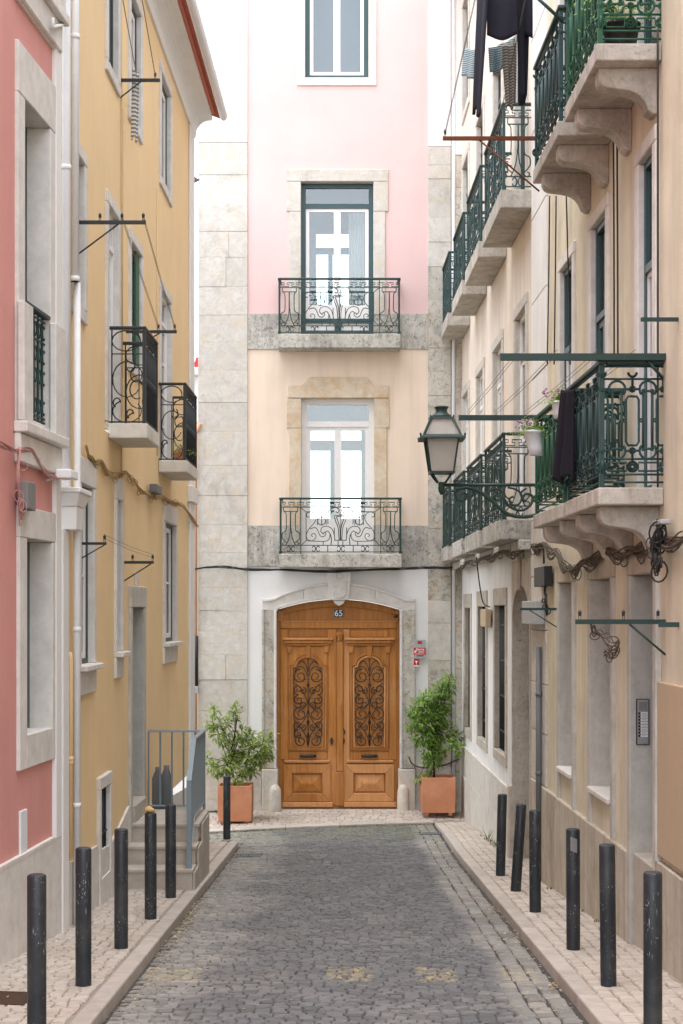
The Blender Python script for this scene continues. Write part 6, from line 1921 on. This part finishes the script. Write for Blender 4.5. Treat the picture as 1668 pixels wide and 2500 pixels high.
bundle('cable_bundle', [(u7_, .50, zpx(1515, u7_) - .02), (u7_ + .1, .42, zpx(1545, u7_)), (u7_ + .05, .30, zpx(1570, u7_)), (u7_ + .3, .35, zpx(1600, u7_))], 5, .005, .03, 'cable_brown', 'thin dead wires drooping from the tangled green bracket', 10, fr_bei, 4, .05)
for k, (pa_, ya_, pb_, yb_, lab) in enumerate(((1351, 478, 1345, 890, 'leftmost black cable down the beige facade'), (1367, 478, 1362, 890, 'second black cable down the beige facade from its left edge'), (1392, 475, 1402, 890, 'third black cable down the beige facade, crossing a window'),
        (1509, 330, 1511, 880, 'black cable on the beige wall, left of its close pair'), (1518, 330, 1520, 880, 'black cable on the beige wall, right of its close pair'), (1619, 70, 1619, 1190, 'long black cable down the beige facade near right edge'))):
    ua, ub = beiY(pa_), beiY(pb_)
    wire('facade_cable', [(ua, .035, zpx(ya_, ua)), ((ua + ub) / 2 + .02, .03, (zpx(ya_, ua) + zpx(yb_, ub)) / 2), (ub, .035, zpx(yb_, ub))], .0075, 'cable', lab, 'cable', grp='cables down the beige facade', fr=fr_bei)
uu = whiY(1200)
wire('hanging_cable', [(uu, .20, zpx(1360, uu)), (uu + .03, .16, zpx(1420, uu)), (uu + .12, .10, zpx(1470, uu)), (uu - .15, .04, zpx(1482, uu))], .009, 'cable', 'thin black cable hanging in front of the barred windows', 'cable', fr=fr_whi)
# boxes
def box_on(name, fr, u0, u1, n0, n1, z0, z1, mat, lab, cat='box', bev=.008):
    mb = MB(fr); mb.box(u0, u1, n0, n1, z0, z1); return tag(mk(name, mb, M[mat], None, bevel=bev, seg=2), lab, cat)
box_on('junction_box', fr_bei, beiY(1354), beiY(1328), .02, .10, zpx(1432, 15.5), zpx(1384, 15.5), 'black', 'black junction box with cables on the beige house')
mbx = box_on('meter_box', fr_bei, beiY(1338), beiY(1303) - .02, .03, .13, zpx(1524, 16), zpx(1467, 16), 'box_grey', 'pale grey meter box at the beige house corner')
box_on('cable_box', fr_pink, pinkY(33), pinkY(44), .03, .10, zpx(1243, pinkY(40)), zpx(1176, pinkY(40)), 'box_dull', 'grey box with cables above the pink house window, left of its pair')
box_on('cable_box', fr_pink, pinkY(45), pinkY(55), .03, .095, zpx(1247, pinkY(50)), zpx(1178, pinkY(50)), 'box_dull', 'grey box above the pink house window, right of its pair')
fl = thing('floodlight', 'small white floodlight at the corner of the pink house', 'lamp', fr_pink(pinkY(125), .1, zpx(1160, pinkY(125))))
mb = MB(fr_pink); mb.box(pinkY(118), pinkY(137), .05, .17, zpx(1170, pinkY(128)), zpx(1148, pinkY(128))); mk('housing', mb, M['label_white'], fl, bevel=.01, seg=2)
mb = MB(fr_pink); mb.tube([(pinkY(112), .0, zpx(1172, pinkY(112))), (pinkY(120), .06, zpx(1165, pinkY(120)))], .012, 6); mk('stem', mb, M['label_white'], fl)
an = thing('antenna_bracket', 'white bracket arm with small antenna at the top of the pink house', 'antenna', fr_pink(pinkY(140), 0, zpx(60, pinkY(140))))
mb = MB(fr_pink); uA = pinkY(138); mb.tube([(uA, .06, zpx(60, uA)), (uA - .4, .08, zpx(66, uA - .4))], .014, 6); mk('arm', mb, M['label_white'], an)
mb = MB(fr_pink); mb.tube([(uA - .4, .08, zpx(70, uA - .4)), (uA - .42, .08, zpx(45, uA - .4))], .012, 6); mk('rod', mb, M['label_white'], an)
box_on('wall_lamp', fr_whi, whiY(1204), whiY(1191), .03, .10, zpx(1530, whiY(1197)), zpx(1487, whiY(1197)), 'plywood', 'small tan box lamp between the barred windows')
box_on('cable_coil_box', fr_yel, yelY(372), yelY(358), .03, .11, zpx(1205, yelY(365)), zpx(1185, yelY(365)), 'pipe_grey', 'small grey splice box in the tan cables on the yellow house')
box_on('clamp_box', fr_bei, beiY(1650), beiY(1628), .03, .10, zpx(1282, 10.2), zpx(1270, 10.2), 'box_grey', 'grey cable clamp box under the balcony at the right edge')

# --- washing
def cloth(name, lab, mat, origin, du, dv, nu, nv, fold, seed, cat='washing', amp=.03, taper=0.0, grp='washing on the lines'):
    rr = random.Random(seed); o = Vector(origin); du = Vector(du); dv = Vector(dv)
    nrm = du.cross(dv).normalized()
    ph = [rr.uniform(0, 6.28) for _ in range(3)]
    mb = MB()
    def fn(a, b_):
        s = 1 - taper * b_ * (0.6 + .4 * math.sin(ph[0]))
        w_ = amp * (0.35 + .65 * b_) * (math.sin(a * fold + ph[0]) + .4 * math.sin(a * fold * 2.3 + ph[1] + b_ * 2))
        return o + du * (0.5 + (a - .5) * s) + dv * b_ * (1 + .05 * math.sin(a * 9 + ph[2])) + nrm * w_ + Vector((0, 0, -.01 * math.sin(a * 3.14)))
    mb.grid(fn, nu, nv)
    return tag(mk(name, mb, M[mat], None, solid=.006), lab, cat, grp)
yc = 12.4
def cp(px, py, Y=yc): return Vector((xpx(px, Y), Y, zpx(py, Y)))
cloth('dark_towel', 'large charcoal cloth slung over the line, sagging centre piece', 'cloth_navy', cp(1190, -40), cp(1300, -40) - cp(1190, -40), Vector((0, 0, -.42)), 24, 12, 5, 1, amp=.03)
cloth('dark_towel', 'long charcoal cloth end hanging at left of the washing', 'cloth_navy', cp(1192, -30, 12.3), cp(1164, -30, 12.9) - cp(1192, -30, 12.3), cp(1168, 268, 12.6) - cp(1180, -30, 12.6), 14, 26, 11, 2, amp=.02, taper=.75)
cloth('dark_towel', 'broad charcoal cloth end hanging at right of the washing', 'cloth_navy', cp(1262, -30, 12.1), cp(1300, -30, 12.6) - cp(1262, -30, 12.1), cp(1276, 245, 12.2) - cp(1281, -30, 12.2), 16, 26, 12, 3, amp=.025, taper=.8)
cloth('striped_cloth', 'brown and white striped cloth hanging at the bottom of the washing', 'cloth_brown', cp(1226, 110, 12.8), cp(1262, 100, 12.8) - cp(1226, 110, 12.8), cp(1240, 258, 12.8) - cp(1236, 105, 12.8), 16, 22, 13, 4, amp=.025, taper=.35)
cloth('striped_cloth', 'grey and white striped cloth bunched in the middle of the washing', 'cloth_blue', cp(1192, 118, 12.9), cp(1258, 90, 12.9) - cp(1192, 118, 12.9), Vector((0, 0, -.22)), 20, 10, 15, 5, amp=.035, taper=.3)
cloth('striped_cloth', 'teal striped cloth draped at the left end of the washing', 'cloth_blue', cp(1138, 118, 13.2), cp(1172, 118, 13.0) - cp(1138, 118, 13.2), Vector((-.02, 0, -.24)), 14, 12, 12, 6, amp=.035, taper=.2)
cloth('black_garment', 'black garment hanging on the front of the heavy lower balcony', 'cloth_black', (1.635, 11.60, 3.40), (.055, -.26, -.03), (-.03, .04, -.66), 24, 26, 14, 7, amp=.028, taper=-.75)
cloth('striped_towel', 'black and white striped towel hanging by a yellow-house top window', 'cloth_stripe', YP(u1_ + .06, .115, zpx(160, u1_)), Vector((.055, .05, -.03)), (-.01, .0, -.66), 12, 26, 8, 8, amp=.012, taper=0)

# --- balcony pots
def flower_pot(lab, plab, base, r, h, seed, flowers=None, potm='pot_white', tilt=0.0, n=90, spread=.11, high=.14):
    rr = random.Random(seed)
    t = thing('flower_pot', lab, 'pot', base, 'balcony pots')
    x, y, z = base
    mb = MB(); mb.lathe(x, y, z, [(r * .72, 0), (r * .8, h * .3), (r * .95, h * .88), (r * 1.04, h * .9), (r * 1.06, h), (r * .92, h), (r * .85, h * .85)], 18)
    for v in mb.v: v.x += tilt * (v.z - z)
    mk('pot', mb, M[potm], t)
    s = MB(); s.lathe(x + tilt * h, y, z + h * .84, [(r * .84, 0), (r * .5, .01), (.002, .014)], 12); mk('soil', s, M['soil'], t)
    p = thing('potted_fern', plab, 'plant', (x, y, z + h), 'balcony plants')
    mb = MB(); mb.tone = .5
    for _ in range(n):
        a = rr.uniform(0, 6.28); e = rr.uniform(.2, 1.0)
        d = Vector((math.cos(a) * (1.1 - e), math.sin(a) * (1.1 - e), e))
        s0 = Vector((x + tilt * h + rr.uniform(-.5, .5) * r, y + rr.uniform(-.5, .5) * r, z + h * .86))
        L = rr.uniform(.5, 1) * high * 1.5
        tipv = d * L
        for q in range(5):
            pp = s0 + tipv * (q + 1) / 5 + Vector((0, 0, -.05 * ((q + 1) / 5) ** 2))
            leaf(mb, pp, Vector((rr.uniform(-1, 1), rr.uniform(-1, 1), rr.uniform(-.2, .6))), Vector((0, 0, 1)), rr.uniform(.02, .045), .006, min(1, max(0, rr.gauss(.6, .25))))
    mk('fronds', mb, M['leaf_light'], p)
    if flowers:
        f = MB()
        for _ in range(26):
            c = Vector((x + tilt * h + rr.uniform(-1.2, .3) * spread, y + rr.uniform(-1, 1) * spread * .6, z + h + rr.uniform(.01, .09)))
            f.lathe(c.x, c.y, c.z, [(.002, 0), (.011, .005), (.009, .013), (.002, .016)], 6)
        mk('blossoms', f, M[flowers], p)
bpz = zpx(1112, 12.6)
flower_pot('white bucket pot hung on the bright green balcony, tilted', 'green fern with purple flowers in the tilted white bucket', (xpx(1310, 12.6), 12.6, bpz), .075, .20, 3, 'purple', tilt=-.18)
flower_pot('white pot half hidden behind the black garment', 'green fern with small purple flowers beside the black garment', (xpx(1368, 11.85), 11.85, zpx(1022, 11.85)), .07, .13, 4, 'purple')
flower_pot('dark pot on the topmost right balcony', 'leafy plant in the dark pot on the topmost right balcony', BP(10.75, .22, 5.57), .13, .22, 5, None, 'black', n=140, high=.34)
flower_pot('brown pot on the nearer part of the far yellow-house balcony', 'green leaves in the brown pot on the far yellow-house balcony', YP(18.0, .22, 3.469), .07, .11, 6, None, 'terracotta', n=30, high=.16)
flower_pot('brown pot with pink flowers on the far yellow-house balcony', 'pink flowering plant in a brown pot on the far yellow-house balcony', YP(18.5, .22, 3.469), .07, .12, 7, 'pinkfl', 'terracotta', n=40, high=.16, spread=.06)

# --- drains, patch, litter, weeds, bird
def grate(x0, x1, y0, y1, lab):
    t = thing('drain_grate', lab, 'drain', ((x0 + x1) / 2, (y0 + y1) / 2, road_z((x0 + x1) / 2, (y0 + y1) / 2)), 'drain grates')
    zc = road_z((x0 + x1) / 2, (y0 + y1) / 2) + .006
    th = math.atan(-.0676)
    mb = MB(); mb.box(x0, x1, y0, y1, zc - .05, zc - .018); mk('pit', mb, M['black'], t)
    mb = MB(); mb.box(x0 - .02, x1 + .02, y0 - .02, y0, zc - .05, zc + .012); mb.box(x0 - .02, x1 + .02, y1, y1 + .02, zc - .05, zc); mk('frame', mb, M['pipe_grey'], t)
    n = 8
    for k in range(n):
        xx = x0 + (x1 - x0) * (k + .5) / n
        mb = MB(); mb.box(xx - .012, xx + .012, y0, y1, zc - .03, zc + .003); mk('bar', mb, M['pipe_grey'], t)
grate(-1.30, -1.02, 19.35, 19.62, 'iron drain grate at the left kerb end')
grate(1.13, 1.42, 22.1, 22.35, 'iron drain grate at the right kerb near the planter')
mb = MB(); mb.grid(lambda p, q: (-2.25 + .40 * p + .02 * math.sin(q * 7), 9.0 + .40 * q, pave_l(-2.2 + .4 * p, 9.0 + .4 * q) + .006), 6, 6); tag(mk('dirt_patch', mb, M['soil'], None, solid=.006), 'dark earth patch in the pavement at the bottom left corner', 'dirt patch')

rr = random.Random(21)
mb = MB(); mb.tone = .5
def flake(x, y, z, s):
    a = rr.uniform(0, 6.28)
    leaf(mb, Vector((x, y, z + .006)), Vector((math.cos(a), math.sin(a), rr.uniform(-.05, .3))), Vector((rr.uniform(-.3, .3), rr.uniform(-.3, .3), 1)), s, s * .3, rr.random())
for _ in range(420):
    y = rr.uniform(8.5, 19.8); x = KL + .01 + abs(rr.gauss(0, .10)); flake(x, y, road_z(x, y), rr.uniform(.012, .038))
for _ in range(170):
    y = rr.gauss(13.2, .9); x = KL + .01 + abs(rr.gauss(0, .07)); flake(x, y, road_z(x, y) + .005, rr.uniform(.02, .05))
for _ in range(380):
    y = rr.uniform(8.5, 22); x = KR - .01 - abs(rr.gauss(0, .13)); flake(x, y, road_z(x, y), rr.uniform(.012, .038))
for _ in range(90):
    y = rr.choice((12.4, 10.1, 14.0)) + rr.gauss(0, .18); x = KR - .01 - abs(rr.gauss(0, .05)); flake(x, y, road_z(x, y) + .004, rr.uniform(.02, .045))
for _ in range(200):
    y = rr.uniform(8.8, 22); x = rr.uniform(-1.3, 1.4); flake(x, y, road_z(x, y), rr.uniform(.01, .026))
for _ in range(70):
    y = rr.uniform(9, 20); x = rr.uniform(-2.0, -1.45); flake(x, y, pave_l(x, y), rr.uniform(.01, .026))
mk('leaf_litter', mb, M['litter'], None, kind='stuff')['label'] = 'dry leaves and petals scattered along the kerbs'

mb = MB(); mb.tone = .5
def tuft(x, y, z, n, h, s):
    for _ in range(n):
        p = Vector((x + rr.gauss(0, s), y + rr.gauss(0, s * .4), z))
        leaf(mb, p, Vector((rr.uniform(-.5, .5), rr.uniform(-.5, .5), 1)), Vector((0, 1, 0)), h * rr.uniform(.4, 1), .004, rr.random())
for _ in range(26):
    x = rr.uniform(-2.3, -1.75); tuft(x, 24.95, pave_d(x, 24.95), 9, .05, .03)
for _ in range(22):
    x = rr.uniform(-2.2, -0.9); yy = front_y(x) - .04; tuft(x, yy, road_z(x, yy), 9, .03, .05)
for _ in range(24):
    x = rr.uniform(-0.5, 1.4); yy = front_y(x) - .04 - abs(rr.gauss(0, .05)); tuft(x, yy, road_z(x, yy), 8, .025, .05)
for yy in (21.0, 20.6, 20.3, 19.9, 19.6):
    x = fr_whi(yy, .06, 0)[0]; tuft(x, yy, pave_r(x, yy), 10, .10 if yy < 20.5 else .05, .03)
tuft(fr_whi(20.3, .08, 0)[0], 20.3, pave_r(2, 20.3), 8, .28, .03)
for yy in (12.6, 13.3, 15.0):
    x = fr_bei(yy, .05, 0)[0]; tuft(x, yy, pave_r(x, yy), 10, .04, .03)
mk('weeds', mb, M['grass'], None, kind='stuff')['label'] = 'small green weeds and moss at wall feet and kerb edges'
mb = MB(); mb.tone = .5
for _ in range(60):
    p = Vector((xpx(520, 21.3), 21.3, zpx(190, 21.3))) + Vector((rr.gauss(0, .05), rr.gauss(0, .04), rr.uniform(-.1, .12)))
    leaf(mb, p, Vector((rr.uniform(-1, 1), rr.uniform(-1, 1), rr.uniform(-.3, 1))), Vector((0, 0, 1)), rr.uniform(.04, .1), .008, rr.random())
tag(mk('gutter_weed', mb, M['grass'], None), 'small weed growing from the gutter end of the yellow house', 'weed')
bd_ = thing('pigeon', 'small dark pigeon flying in the gap left of the tall house', 'bird', (xpx(474, 22.5), 22.5, zpx(440, 22.5)))
bx0, by0, bz0 = bd_.location
mb = MB(); mb.tube([(bx0 - .09, by0, bz0 + .01), (bx0 - .05, by0, bz0), (bx0, by0, bz0 - .01), (bx0 + .05, by0, bz0 + .005), (bx0 + .075, by0, bz0 + .015)], [.008, .028, .034, .022, .012], 8); mk('body', mb, M['feather'], bd_)
for s in (-1, 1):
    mb = MB(); w_ = [mb.w((bx0 - .03, by0, bz0 + .02)), mb.w((bx0 + .035, by0, bz0 + .02)), mb.w((bx0 + .01 + .03 * s, by0 + s * .14, bz0 + .08)), mb.w((bx0 - .07 + .02 * s, by0 + s * .18, bz0 + .085))]; mb.face(w_); mk('wing', mb, M['feather'], bd_, solid=.006)
